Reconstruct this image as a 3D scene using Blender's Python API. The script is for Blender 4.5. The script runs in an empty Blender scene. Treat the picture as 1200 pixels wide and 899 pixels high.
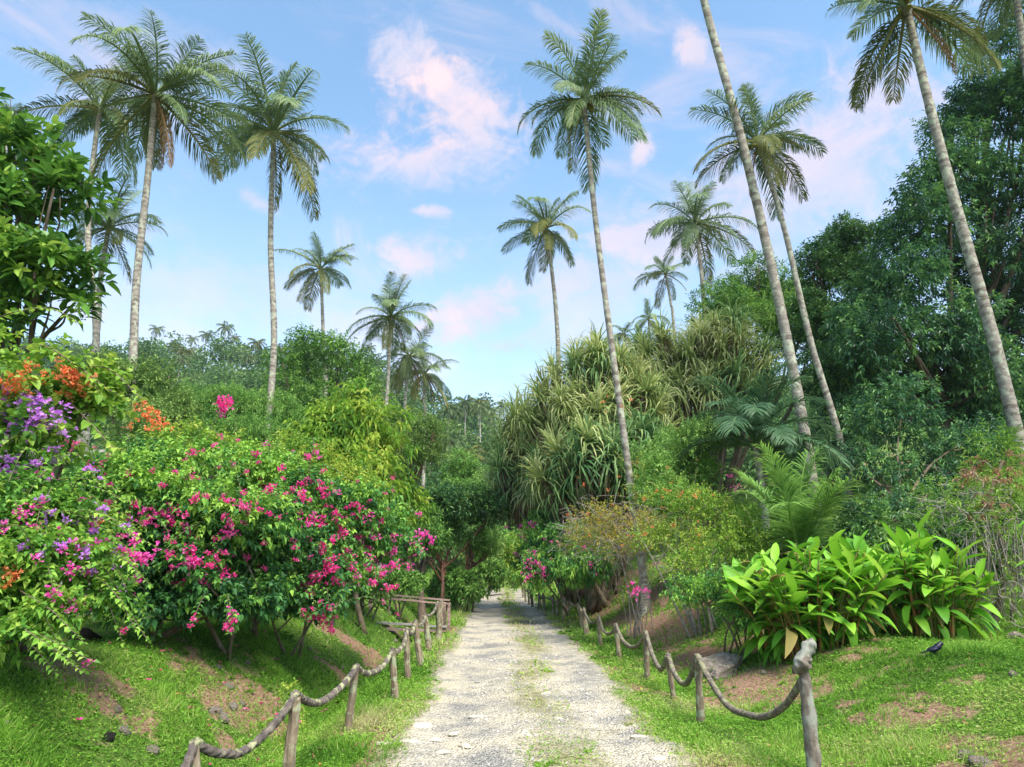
import bpy, math, random
import numpy as np
from mathutils import Vector, Matrix

# ------------------------------------------------------------------ camera, sky, sun, exposure
scene = bpy.context.scene
COL = scene.collection
F = 800.0
CAMZ = 1.65
PITCH = math.atan(210.5 / F)
cam_d = bpy.data.cameras.new("camera")
cam = bpy.data.objects.new("camera", cam_d)
COL.objects.link(cam)
cam.location = (0, 0, CAMZ)
cam.rotation_euler = (math.pi / 2 + PITCH, 0, 0)
cam_d.sensor_width = 36.0
cam_d.lens = F * 36.0 / 1200.0
cam_d.clip_start = 0.05
cam_d.clip_end = 5000
scene.camera = cam

SUN_EL, SUN_AZ = math.radians(58), math.radians(148)   # azimuth from +Y, clockwise: behind the camera, to the left
world = bpy.data.worlds.new("World")
scene.world = world
world.use_nodes = True
SKY_STRENGTH = 0.108
CLOUD_GAIN = 3.2
HAZE = 0.0002

sun_d = bpy.data.lights.new("sun", 'SUN')
sun_d.energy = 2.8
sun_d.angle = math.radians(28)
sun_d.color = (1.0, 0.95, 0.87)
sun = bpy.data.objects.new("sun", sun_d)
COL.objects.link(sun)
_sd = Vector((math.sin(SUN_AZ) * math.cos(SUN_EL), math.cos(SUN_AZ) * math.cos(SUN_EL), math.sin(SUN_EL)))
sun.rotation_euler = _sd.to_track_quat('Z', 'Y').to_euler()

vs = scene.view_settings
vs.view_transform = 'Standard'
vs.look = 'None'
vs.exposure = 1.67
vs.gamma = 1.0
vs.use_curve_mapping = False
cy = scene.cycles
cy.max_bounces = 7
cy.diffuse_bounces = 6
cy.glossy_bounces = 2
cy.transmission_bounces = 5
cy.transparent_max_bounces = 4
cy.sample_clamp_indirect = 6
cy.use_denoising = True
cy.volume_bounces = 0

rng = np.random.default_rng(11)
R = math.radians


def ray(px, py):
    a, b = px - 600.0, 449.5 - py
    cp, sp = math.cos(PITCH), math.sin(PITCH)
    return np.array([a, F * cp - b * sp, F * sp + b * cp])


def at(px, py, Y):
    r = ray(px, py)
    return np.array([0, 0, CAMZ]) + r * (Y / r[1])


def unit(a):
    return a / np.maximum(np.linalg.norm(a, axis=-1, keepdims=True), 1e-9)


# ------------------------------------------------------------------ noise
def _h(ix, iy, s):
    n = (ix.astype(np.int64) * 374761393 + iy.astype(np.int64) * 668265263 + s * 974711) & 0x7fffffff
    n = ((n ^ (n >> 13)) * 1274126177) & 0x7fffffff
    return ((n ^ (n >> 16)) & 0xffff) / 65535.0


def vnoise(x, y, s=0):
    x = np.asarray(x, float); y = np.asarray(y, float)
    ix, iy = np.floor(x), np.floor(y)
    fx, fy = x - ix, y - iy
    fx = fx * fx * (3 - 2 * fx); fy = fy * fy * (3 - 2 * fy)
    a, b = _h(ix, iy, s), _h(ix + 1, iy, s)
    c, d = _h(ix, iy + 1, s), _h(ix + 1, iy + 1, s)
    return (a * (1 - fx) + b * fx) * (1 - fy) + (c * (1 - fx) + d * fx) * fy


def fbm(x, y, s=0, o=4):
    t, a, f = 0, .5, 1
    for i in range(o):
        t = t + a * vnoise(x * f, y * f, s + i * 7); a *= .5; f *= 2.03
    return t / (1 - .5 ** o)


def sst(a, b, x):
    t = np.clip((x - a) / (b - a), 0, 1)
    return t * t * (3 - 2 * t)


# ------------------------------------------------------------------ terrain
def cx(Y):
    Y = np.asarray(Y, float)
    return .27 - .019 * np.minimum(Y, 60) - .004 * np.maximum(Y - 40, 0) ** 1.7 * (Y < 400)


_azk = [-3, -1, -.4, -.27, -.19, -.1, -.01, .1, .3, .6, 1, 3]
_azh = [50, 58, 57, 55, 50, 42, 37, 33, 36, 46, 56, 50]


def hill(x, Y):
    a = np.asarray(x) / np.maximum(np.asarray(Y, float), 5)
    top = np.interp(a, _azk, _azh)
    lump = (fbm(np.asarray(x) / 55., np.asarray(Y) / 55., 5, 3) - .5) * 16
    return (top + lump) * sst(62, 215, Y) - 2.2 * sst(48, 62, Y) * (1 - sst(64, 90, Y))


def zg(x, Y):
    x = np.asarray(x, float); Y = np.asarray(Y, float)
    u = x - cx(np.minimum(Y, 48))
    z = np.zeros(np.broadcast(x, Y).shape)
    wob = (fbm(x * .8, Y * .8, 31, 3) - .5)
    # left ditch and bank
    z = z - .26 * np.exp(-((u + 2.45) / .34) ** 2) * (1 - sst(30, 42, Y))
    bl = .80 * sst(-2.5 + .3 * wob, -4.3 + .4 * wob, u)
    z = z + bl + .02 * np.maximum(-u - 4.3, 0) * (u > -60)
    # right bank
    near = .62 * sst(2.2, 5.2, u)
    far = (1.15 + .5 * sst(14, 26, Y)) * sst(2.15, 4.9 - .4 * wob, u)
    k = sst(10.5, 16, Y)
    z = z + near * (1 - k) + far * k
    hr = np.maximum(u - (9.5 - 4.7 * k), 0)
    z = z + 14 * (1 - np.exp(-hr * .33 / 14)) * (1 - .35 * sst(70, 140, Y)) * sst(-30, 2, Y + 18)
    off = sst(1.7, 2.4, np.abs(u))
    z = z + wob * .16 * off + (fbm(x * 3.1, Y * 3.1, 77, 2) - .5) * .07 * off
    z = z + (fbm(x * 1.4, Y * 1.4, 9, 2) - .5) * .03
    return z + hill(x, Y)


def bareness(x, Y):
    """worn red earth showing through the turf, 0..1"""
    u = np.asarray(x) - cx(np.minimum(Y, 48))
    n = fbm(x * 1.1, np.asarray(Y) * 1.1, 51, 4) * .7 + fbm(x * 4.5, np.asarray(Y) * 4.5, 57, 3) * .3
    left = sst(-2.4, -2.9, u) * (1 - sst(-3.9, -4.6, u)) * .05 - sst(-4.2, -5.2, u) * .04
    right = sst(2.3, 3.0, u) * (1 - sst(4.2, 5.4, u)) * .10 - sst(4.5, 6, u) * .02
    verge = .10 * np.exp(-((np.abs(u - .1) - 1.5) / .18) ** 2)
    f = fbm(x * 9, np.asarray(Y) * 9, 63, 3) - .5
    n = n + f * .28
    b = .9 * sst(.56, .72, n + left + right + verge)
    # the scar of bare earth in the left bank and the worn slope behind the boulder
    b = np.maximum(b, .7 * sst(1.0, .4, np.hypot((u + 3.1) / .5, (Y - 8.1) / 1.0) + (n - .45) * 2.6))
    b = np.maximum(b, .9 * sst(1.0, .5, np.hypot((u - 3.1) / .7, (Y - 9.6) / 1.5) + (n - .44) * 2.8))
    b = np.maximum(b, .9 * sst(1.0, .5, np.hypot((u - 3.0) / .6, (Y - 15.5) / 3.2) + (n - .44) * 2.8))
    b = np.maximum(b, .8 * sst(1.0, .5, np.hypot((u - 3.6) / .5, (Y - 7.0) / .55) + (n - .44) * 2.8))
    b = np.maximum(b, .6 * sst(1.0, .5, np.hypot((u + 2.75) / .4, (Y - 5.0) / .8) + (n - .44) * 2.8))
    return b


# ------------------------------------------------------------------ mesh building
class Geo:
    def __init__(s):
        s.V, s.F, s.v, s.m, s.n = [], [], [], [], 0

    def add(s, V, Fc, v=.5, m=0):
        V = np.asarray(V, np.float32).reshape(-1, 3)
        Fc = np.asarray(Fc, np.int64).reshape(-1, 3)
        s.V.append(V); s.F.append(Fc + s.n); s.n += len(V)
        s.v.append(np.broadcast_to(np.asarray(v, np.float32), (len(Fc),)))
        s.m.append(np.full(len(Fc), m, np.int32))
        return s

    def addq(s, V, Q, v=.5, m=0):
        Q = np.asarray(Q).reshape(-1, 4)
        return s.add(V, np.concatenate([Q[:, [0, 1, 2]], Q[:, [0, 2, 3]]]), v, m)

    def weld(s):
        V = np.concatenate(s.V); Fc = np.concatenate(s.F)
        _, idx, inv = np.unique(np.round(V, 5), axis=0, return_index=True, return_inverse=True)
        s.V = [V[idx]]; s.F = [inv.ravel()[Fc]]

    def mesh(s, name, mats, smooth=False):
        V = np.concatenate(s.V); Fc = np.concatenate(s.F)
        me = bpy.data.meshes.new(name)
        me.vertices.add(len(V)); me.vertices.foreach_set("co", V.ravel())
        me.loops.add(Fc.size); me.loops.foreach_set("vertex_index", Fc.ravel().astype(np.int32))
        me.polygons.add(len(Fc))
        me.polygons.foreach_set("loop_start", np.arange(0, Fc.size, 3, dtype=np.int32))
        me.polygons.foreach_set("material_index", np.concatenate(s.m))
        me.polygons.foreach_set("use_smooth", np.full(len(Fc), smooth))
        a = me.attributes.new("v", 'FLOAT', 'FACE'); a.data.foreach_set("value", np.concatenate(s.v))
        for mt in (mats if isinstance(mats, (list, tuple)) else [mats]):
            me.materials.append(mt)
        me.update(calc_edges=True)
        return me

    def build(s, name, mats, parent=None, smooth=False):
        return link(name, s.mesh(name, mats, smooth), parent)


def link(name, data, parent=None, loc=None, rot=None, scale=None):
    o = bpy.data.objects.new(name, data)
    COL.objects.link(o)
    if parent is not None:
        o.parent = parent
        if parent.parent is None:
            o.matrix_parent_inverse = Matrix.Translation(-Vector(parent.location))
    if loc is not None: o.location = loc
    if rot is not None: o.rotation_euler = rot
    if scale is not None: o.scale = (scale,) * 3 if np.isscalar(scale) else scale
    return o


def thing(name, label, cat, loc=(0, 0, 0), group=None):
    o = link(name, None, None, [float(c) for c in loc])
    return tag(o, label, cat, group)


def tag(o, label=None, cat=None, group=None, kind=None):
    if label: o['label'] = label
    if cat: o['category'] = cat
    if group: o['group'] = group
    if kind: o['kind'] = kind
    return o


def tube_vf(P, rad, sides=6, twist=None, amp=0., strands=3, cap=True):
    P = np.asarray(P, float); n = len(P)
    rad = np.broadcast_to(np.asarray(rad, float), (n,))
    T = unit(np.gradient(P, axis=0))
    up = np.array([0, 0, 1.]) if abs(T[:, 2]).mean() < .8 else np.array([0, 1., 0])
    A = unit(np.cross(T, up)); B = np.cross(A, T)
    th = np.arange(sides) * 2 * math.pi / sides
    rr = rad[:, None] * np.ones((1, sides))
    if twist is not None:
        s = np.concatenate([[0], np.cumsum(np.linalg.norm(np.diff(P, axis=0), axis=1))])
        rr = rr * (1 + amp * np.cos(strands * th[None, :] - twist * s[:, None]))
    V = P[:, None] + rr[..., None] * (np.cos(th)[None, :, None] * A[:, None] + np.sin(th)[None, :, None] * B[:, None])
    V = V.reshape(-1, 3)
    i = np.arange(n - 1)[:, None] * sides; j = np.arange(sides)[None]; k = (j + 1) % sides
    Q = np.stack([i + j, i + k, i + sides + k, i + sides + j], -1).reshape(-1, 4)
    Tt = np.concatenate([Q[:, [0, 1, 2]], Q[:, [0, 2, 3]]])
    if cap:
        V = np.concatenate([V, P[-1:], P[:1]])
        e = (n - 1) * sides
        jj = np.arange(sides); kk = (jj + 1) % sides
        Tt = np.concatenate([Tt, np.stack([e + jj, e + kk, np.full(sides, n * sides)], 1), np.stack([kk, jj, np.full(sides, n * sides + 1)], 1)])
    return V, Tt


def curve_pts(C, n):
    """Catmull-Rom through control points"""
    C = np.asarray(C, float)
    if len(C) == 2:
        t = np.linspace(0, 1, n)[:, None]
        return C[0] * (1 - t) + C[1] * t
    P = np.vstack([2 * C[0] - C[1], C, 2 * C[-1] - C[-2]])
    t = np.linspace(0, len(C) - 1 - 1e-6, n); i = t.astype(int); f = (t - i)[:, None]
    p0, p1, p2, p3 = P[i], P[i + 1], P[i + 2], P[i + 3]
    return .5 * ((2 * p1) + (-p0 + p2) * f + (2 * p0 - 5 * p1 + 4 * p2 - p3) * f ** 2 + (-p0 + 3 * p1 - 3 * p2 + p3) * f ** 3)


def leaves(g, P, D, L, W, v, fold=.3, droop=.15, up=None, m=0, fine=False):
    n = len(P)
    if n == 0: return
    D = unit(D)
    if up is None: up = np.array([0, 0, 1.]) + rng.normal(0, .35, (n, 3))
    S = unit(np.cross(D, up)); N = np.cross(S, D)
    L = np.broadcast_to(L, (n,))[:, None]; W = np.broadcast_to(W, (n,))[:, None]
    dn = np.array([0, 0, -1.]) * droop * L
    if not fine:
        mid = P + D * L * .42 + N * W * fold * .5
        V = np.stack([P, mid - S * W * .5, P + D * L + dn, mid + S * W * .5], 1).reshape(-1, 3)
        b = np.arange(n)[:, None] * 4
        Fc = np.concatenate([b + [0, 1, 2], b + [0, 2, 3]])
        g.add(V, Fc, np.concatenate([v, v]) if np.ndim(v) else v, m)
    else:
        r1 = P + D * L * .3; r2 = P + D * L * .68 + dn * .4; tip = P + D * L + dn
        h = N * W * fold * .5
        V = np.stack([P, r1 - S * W * .46 + h, r1 + S * W * .46 + h, r2 - S * W * .36 + h, r2 + S * W * .36 + h, tip, r1, r2], 1).reshape(-1, 3)
        b = np.arange(n)[:, None] * 8
        fs = [[0, 1, 6], [0, 6, 2], [1, 3, 7], [1, 7, 6], [6, 7, 4], [6, 4, 2], [3, 5, 7], [7, 5, 4]]
        g.add(V, np.concatenate([b + f for f in fs]), np.tile(v, 8) if np.ndim(v) else v, m)


def lumps(c, rad, n, frac=.42, zmin=-.5):
    """a crown as uneven lobes on an ellipsoid"""
    c = np.asarray(c, float); rad = np.broadcast_to(np.asarray(rad, float), (3,))
    d = unit(rng.normal(0, 1, (n * 3, 3))); d = d[d[:, 2] > zmin][:n]
    p = c + d * rad * rng.uniform(.5, .88, (len(d), 1))
    r = rad * rng.uniform(frac * .7, frac * 1.3, (len(d), 1))
    return np.vstack([np.hstack([p, r]), np.hstack([c, rad * .55])[None]])


def pb(*items):
    """blobs from (px, py, Y, radius px [, vertical radius px])"""
    out = []
    for it in items:
        p, q, Y, r = it[:4]
        rz = it[4] if len(it) > 4 else r
        s = Y / ray(p, q)[1]
        c = at(p, q, Y)
        out.append(np.hstack([c, [r * s, r * s, rz * s]]))
    return np.array(out)


def explode(blobs, n, frac=.45):
    return np.vstack([lumps(b[:3], b[3:6], n, frac) for b in blobs])


def crown(g, blobs, ntw, k, tl, L, W, droop=.2, upb=.25, fold=.35, m=0, fine=False, spread=1.0, vb=0., inner=.3, out=.8, hang=0., young=0.):
    """ntw twigs of k leaves each through a set of lobes"""
    blobs = np.asarray(blobs)
    w = blobs[:, 3] * blobs[:, 5]; w = w / w.sum()
    bi = rng.choice(len(blobs), ntw, p=w)
    d = unit(rng.normal(0, 1, (ntw, 3)) + [0, 0, .35])
    rf = np.where(rng.random(ntw) < inner, rng.uniform(.25, .75, ntw), rng.uniform(.72, 1.06, ntw))
    B = blobs[bi, :3] + d * blobs[bi, 3:6] * rf[:, None]
    G = unit(d * out + rng.normal(0, .45, (ntw, 3)) + [0, 0, upb - hang])
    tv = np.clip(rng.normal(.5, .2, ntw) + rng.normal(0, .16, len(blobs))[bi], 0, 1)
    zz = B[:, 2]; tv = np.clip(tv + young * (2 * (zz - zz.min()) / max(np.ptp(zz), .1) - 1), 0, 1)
    tl = tl * rng.uniform(.6, 1.3, ntw)
    a1 = unit(np.cross(G, rng.normal(0, 1, (ntw, 3)))); a2 = np.cross(G, a1)
    Ps, Ds, Vs = [], [], []
    for j in range(k):
        t = (j + .5) / k
        th = j * 2.4 + rng.uniform(-.4, .4, ntw)
        side = a1 * np.cos(th)[:, None] + a2 * np.sin(th)[:, None]
        Ps.append(B + G * (tl * t)[:, None])
        Ds.append(side * spread + G * (.35 + .8 * t) + [0, 0, -.35 * droop - hang * .8] + rng.normal(0, .15, (ntw, 3)))
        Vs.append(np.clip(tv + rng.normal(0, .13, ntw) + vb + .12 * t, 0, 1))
    P = np.concatenate(Ps); D = np.concatenate(Ds); v = np.concatenate(Vs)
    s = rng.uniform(.65, 1.25, len(P))
    leaves(g, P, D, L * s, W * s, v, fold, droop, m=m, fine=fine)


# ------------------------------------------------------------------ materials
def new_mat(name):
    m = bpy.data.materials.new(name); m.use_nodes = True
    nt = m.node_tree; nt.nodes.clear()
    return m, nt, nt.nodes, nt.links


def ramp(nt, cols):
    r = nt.nodes.new('ShaderNodeValToRGB')
    e = r.color_ramp.elements
    while len(e) < len(cols): e.new(.5)
    for i, (p, c) in enumerate(cols):
        e[i].position = p; e[i].color = (*c, 1)
    return r


def leaf_mat(name, cols, transl=.32, rough=.45, spec=.35, objvar=.0, tcol=1.25):
    m, nt, N, Lk = new_mat(name)
    at_ = N.new('ShaderNodeAttribute'); at_.attribute_name = 'v'
    n = len(cols)
    rp = ramp(nt, [(i / (n - 1), c) for i, c in enumerate(cols)])
    src = at_.outputs['Fac']
    if objvar:
        oi = N.new('ShaderNodeObjectInfo')
        mm = N.new('ShaderNodeMath'); mm.operation = 'MULTIPLY_ADD'; mm.inputs[1].default_value = objvar; mm.inputs[2].default_value = -objvar / 2
        Lk.new(oi.outputs['Random'], mm.inputs[0])
        ad = N.new('ShaderNodeMath'); ad.operation = 'ADD'; ad.use_clamp = True
        Lk.new(mm.outputs[0], ad.inputs[0]); Lk.new(src, ad.inputs[1]); src = ad.outputs[0]
    Lk.new(src, rp.inputs[0])
    p = N.new('ShaderNodeBsdfPrincipled')
    p.inputs['Roughness'].default_value = rough + .12
    p.inputs['Specular IOR Level'].default_value = spec * .55
    Lk.new(rp.outputs[0], p.inputs['Base Color'])
    tr = N.new('ShaderNodeBsdfTranslucent')
    hs = N.new('ShaderNodeHueSaturation'); hs.inputs['Value'].default_value = tcol; hs.inputs['Hue'].default_value = .49
    Lk.new(rp.outputs[0], hs.inputs['Color']); Lk.new(hs.outputs[0], tr.inputs[0])
    mx = N.new('ShaderNodeMixShader'); mx.inputs[0].default_value = transl
    Lk.new(p.outputs[0], mx.inputs[1]); Lk.new(tr.outputs[0], mx.inputs[2])
    o = N.new('ShaderNodeOutputMaterial'); Lk.new(mx.outputs[0], o.inputs[0])
    return m


def rough_mat(name, cols, scale=8, stretch=(1, 1, 1), bump=.5, rough=.85, detail=6, rings=None, bdist=.02, speck=None):
    """bark, wood, stone: noise colour and bump in object space"""
    m, nt, N, Lk = new_mat(name)
    tc = N.new('ShaderNodeTexCoord')
    mp = N.new('ShaderNodeMapping'); mp.inputs['Scale'].default_value = stretch
    Lk.new(tc.outputs['Object'], mp.inputs[0])
    nz = N.new('ShaderNodeTexNoise'); nz.inputs['Scale'].default_value = scale; nz.inputs['Detail'].default_value = detail; nz.inputs['Roughness'].default_value = .65
    Lk.new(mp.outputs[0], nz.inputs['Vector'])
    n = len(cols)
    rp = ramp(nt, [(.3 + .42 * i / (n - 1), c) for i, c in enumerate(cols)])
    Lk.new(nz.outputs['Fac'], rp.inputs[0])
    colout = rp.outputs[0]; h = nz.outputs['Fac']
    if rings:
        at_ = N.new('ShaderNodeAttribute'); at_.attribute_name = 'v'
        mul = N.new('ShaderNodeMix'); mul.data_type = 'RGBA'; mul.blend_type = 'MULTIPLY'
        r2 = ramp(nt, [(0, (.42, .38, .35)), (.45, (1, 1, 1)), (1, (1.1, 1.1, 1.08))])
        Lk.new(at_.outputs['Fac'], r2.inputs[0])
        mul.inputs['Factor'].default_value = rings
        Lk.new(colout, mul.inputs['A']); Lk.new(r2.outputs[0], mul.inputs['B']); colout = mul.outputs['Result']
    if speck:
        n2 = N.new('ShaderNodeTexNoise'); n2.inputs['Scale'].default_value = speck[0]; n2.inputs['Detail'].default_value = 4
        Lk.new(tc.outputs['Object'], n2.inputs['Vector'])
        r3 = ramp(nt, [(.52, (0, 0, 0)), (.6, (1, 1, 1))]); Lk.new(n2.outputs['Fac'], r3.inputs[0])
        mx = N.new('ShaderNodeMix'); mx.data_type = 'RGBA'; Lk.new(r3.outputs[0], mx.inputs['Factor'])
        Lk.new(colout, mx.inputs['A']); mx.inputs['B'].default_value = (*speck[1], 1); colout = mx.outputs['Result']
    p = N.new('ShaderNodeBsdfPrincipled'); p.inputs['Roughness'].default_value = rough; p.inputs['Specular IOR Level'].default_value = .25
    Lk.new(colout, p.inputs['Base Color'])
    b = N.new('ShaderNodeBump'); b.inputs['Strength'].default_value = bump; b.inputs['Distance'].default_value = bdist
    Lk.new(h, b.inputs['Height']); Lk.new(b.outputs[0], p.inputs['Normal'])
    o = N.new('ShaderNodeOutputMaterial'); Lk.new(p.outputs[0], o.inputs[0])
    return m


M = {}
M['palm'] = leaf_mat('palm_green', [(0.0607, 0.101, 0.0405), (0.115, 0.182, 0.0675), (0.189, 0.257, 0.101), (0.284, 0.324, 0.135)], .3, .42, .5, .35)
M['palm_yellow'] = leaf_mat('palm_yellowing', [(0.0575, 0.0862, 0.0253), (0.115, 0.144, 0.0403), (0.207, 0.207, 0.0575), (0.31, 0.241, 0.0805)], .3, .5, .3, .3)
M['palm_dead'] = leaf_mat('palm_dead', [(.10, .08, .03), (.2, .12, .05), (.3, .17, .07), (.32, .2, .1)], .22, .6, .3, .2)
M['palm_young'] = leaf_mat('palm_young', [(.07, .17, .03), (.13, .27, .05), (.21, .37, .075), (.29, .43, .1)], .38, .4, .4)
M['palm_blue'] = leaf_mat('palm_blue', [(.028, .075, .035), (.045, .11, .048), (.08, .16, .065), (.14, .22, .09)], .3, .4, .45, .2)
M['trunk_palm'] = rough_mat('palm_bark', [(.17, .14, .115), (.25, .215, .18), (.36, .33, .29)], 7, (1, 1, 2.2), .5, .9, rings=.8, speck=(5, (.36, .36, .27)))
M['bark'] = rough_mat('bark', [(.05, .035, .025), (.12, .085, .06), (.22, .17, .13)], 9, (1, 1, .35), .8, .9)
M['bark_red'] = rough_mat('red_bark', [(.07, .03, .02), (.17, .08, .05), (.24, .15, .11)], 8, (1, 1, .3), .8, .9)
M['stem'] = rough_mat('stem_bark', [(.08, .055, .035), (.16, .12, .08), (.24, .2, .14)], 14, (1, 1, .4), .6, .9)
M['twig'] = rough_mat('dry_twig', [(.16, .13, .11), (.28, .24, .21), (.42, .38, .33)], 10, (1, 1, 1), .3, .9)
M['broad'] = leaf_mat('broad_leaf', [(0.0229, 0.0688, 0.0138), (0.0574, 0.15, 0.0229), (0.115, 0.264, 0.0344), (0.252, 0.379, 0.0574)], .3, .28, .6)
M['heart'] = leaf_mat('heart_leaf', [(.03, .09, .02), (.09, .22, .025), (.20, .36, .04), (.34, .44, .07)], .38, .42, .4)
M['boug'] = leaf_mat('bougainvillea_leaf', [(0.0246, 0.0819, 0.03), (0.0478, 0.158, 0.0478), (0.102, 0.273, 0.0478), (0.273, 0.464, 0.0683)], .3, .42, .4)
M['boug_light'] = leaf_mat('bougainvillea_light_leaf', [(0.042, 0.12, 0.03), (0.096, 0.252, 0.036), (0.192, 0.384, 0.048), (0.36, 0.504, 0.084)], .36, .42, .4)
M['lime'] = leaf_mat('lime_leaf', [(.05, .13, .02), (.12, .26, .03), (.24, .38, .045), (.42, .48, .08)], .4, .42, .4)
M['mid'] = leaf_mat('mid_leaf', [(0.033, 0.09, 0.018), (0.075, 0.188, 0.033), (0.15, 0.3, 0.0525), (0.255, 0.405, 0.09)], .3, .45, .35)
M['feather'] = leaf_mat('feather_leaf', [(0.049, 0.126, 0.0252), (0.105, 0.238, 0.042), (0.182, 0.35, 0.07), (0.28, 0.434, 0.112)], .34, .5, .3)
M['dark'] = leaf_mat('dark_leaf', [(0.0158, 0.0537, 0.019), (0.0347, 0.103, 0.0316), (0.071, 0.174, 0.0442), (0.158, 0.299, 0.0631)], .26, .36, .5)
M['darkblue'] = leaf_mat('blue_dark_leaf', [(0.0162, 0.052, 0.0292), (0.0325, 0.1, 0.0487), (0.073, 0.187, 0.065), (0.179, 0.342, 0.0812)], .26, .34, .55)
M['olive'] = leaf_mat('olive_leaf', [(0.045, 0.0975, 0.024), (0.0975, 0.188, 0.039), (0.18, 0.285, 0.0675), (0.27, 0.375, 0.105)], .3, .5, .3)
M['forest'] = leaf_mat('forest_leaf', [(0.026, 0.0723, 0.0231), (0.0578, 0.138, 0.0376), (0.116, 0.217, 0.0578), (0.231, 0.318, 0.109)], .28, .55, .3)
M['pand'] = leaf_mat('pandanus_leaf', [(.085, .155, .04), (.20, .28, .075), (.38, .43, .15), (.58, .57, .29)], .34, .45, .4, .3)
M['pand_dark'] = leaf_mat('pandanus_green_leaf', [(0.0405, 0.115, 0.0405), (0.0743, 0.176, 0.0607), (0.149, 0.257, 0.081), (0.27, 0.351, 0.121)], .3, .36, .5, .3)
M['pand_dry'] = leaf_mat('pandanus_dry_leaf', [(.10, .07, .045), (.18, .12, .075), (.25, .18, .12), (.33, .26, .17)], .2, .6, .2)
M['ginger'] = leaf_mat('ginger_leaf', [(.04, .14, .014), (.085, .25, .02), (.165, .40, .027), (.26, .51, .042), (.36, .54, .08)], .34, .38, .45, .6)
M['ginger_stem'] = leaf_mat('ginger_stem', [(.10, .16, .03), (.16, .16, .04), (.25, .12, .05), (.3, .1, .04)], .1, .5, .3, .6)
M['twiggy_leaf'] = leaf_mat('twiggy_leaf', [(.14, .19, .03), (.25, .29, .04), (.36, .32, .05), (.45, .26, .06)], .35, .5, .3)
M['redleaf'] = leaf_mat('red_dry_leaf', [(.18, .07, .045), (.27, .11, .07), (.36, .18, .11), (.4, .25, .16)], .25, .6, .3)
M['litter'] = leaf_mat('leaf_litter', [(.14, .07, .04), (.26, .15, .07), (.42, .3, .12), (.5, .22, .08)], .15, .7, .2)
M['fern'] = leaf_mat('fern_leaf', [(.06, .15, .02), (.12, .25, .03), (.2, .34, .05), (.3, .4, .08)], .35, .5, .3)
M['grass'] = leaf_mat('grass_blade', [(.05, .135, .014), (.115, .27, .024), (.21, .40, .045), (.34, .45, .10), (.44, .39, .2)], .38, .5, .3)
for k_, c_ in dict(magenta=[(.62, .015, .18), (.80, .05, .30), (.88, .2, .5)], pink=[(.62, .03, .25), (.80, .09, .42), (.86, .25, .58)],
                   purple=[(.50, .14, .60), (.64, .26, .74), (.75, .45, .84)], orange=[(.70, .16, .05), (.84, .28, .09), (.88, .46, .25)]).items():
    M[k_] = leaf_mat('bract_' + k_, c_, .42, .6, .2, .3)
M['post'] = rough_mat('weathered_post', [(.11, .08, .05), (.2, .15, .10), (.33, .27, .19)], 14, (1, 1, .22), .9, .9, speck=(9, (.28, .29, .18)))
M['post_lichen'] = rough_mat('lichen_post', [(.07, .05, .04), (.15, .12, .095), (.27, .25, .2)], 11, (1, 1, .5), 1, .9, speck=(7, (.25, .25, .2)))
M['liana'] = rough_mat('lichen_liana', [(.05, .038, .036), (.11, .088, .075), (.24, .21, .15)], 16, (1, 1, 1), .9, .9, speck=(9, (.30, .30, .16)))
M['rope'] = rough_mat('old_rope', [(.075, .06, .05), (.15, .125, .095), (.26, .23, .17)], 24, (1, 1, 1), .7, .9, speck=(12, (.22, .21, .12)))
M['rail'] = rough_mat('rail_timber', [(.16, .095, .08), (.27, .18, .15), (.42, .33, .28)], 10, (.3, 1, 1), .7, .85)
M['plank'] = rough_mat('grey_plank', [(.13, .11, .10), (.24, .21, .19), (.42, .39, .36)], 10, (.4, 1, 1), .7, .85)
M['board'] = rough_mat('whitewashed_board', [(.2, .18, .15), (.42, .39, .33), (.62, .58, .5)], 9, (1, 1, .2), .6, .85)
M['shingle'] = rough_mat('dark_shingle', [(.05, .045, .05), (.11, .10, .11), (.2, .185, .2)], 9, (1, 1, 1), .7, .85)
M['rock'] = rough_mat('field_stone', [(.13, .10, .08), (.26, .21, .165), (.44, .38, .31)], 6, (1, 1, 1), 1, .9, bdist=.05, speck=(4, (.17, .17, .1)))
M['pale_stone'] = rough_mat('pale_stone', [(.42, .37, .29), (.56, .50, .39), (.66, .6, .48)], 6, (1, 1, 1), .8, .9, bdist=.03)
M['black_clod'] = rough_mat('black_clod', [(.008, .007, .006), (.018, .015, .012), (.04, .03, .025)], 9, (1, 1, 1), 1, .9, bdist=.03)  # clod's own black, reused as painted shadow on the rock under the bougainvillea
M['gravel'] = leaf_mat('gravel_stone', [(.15, .15, .15), (.29, .28, .26), (.43, .40, .34), (.58, .52, .42)], 0, .9, .2)
M['feathers'] = rough_mat('black_feathers', [(.004, .004, .008), (.008, .009, .022), (.018, .02, .05)], 30, (1, 1, 1), .3, .35)
M['beak'] = rough_mat('black_beak', [(.01, .01, .01), (.015, .015, .015), (.03, .03, .03)], 30, (1, 1, 1), .2, .4)
M['coconut'] = rough_mat('coconut_husk', [(.12, .12, .03), (.22, .2, .05), (.32, .24, .08)], 6, (1, 1, 1), .3, .6)


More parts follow.
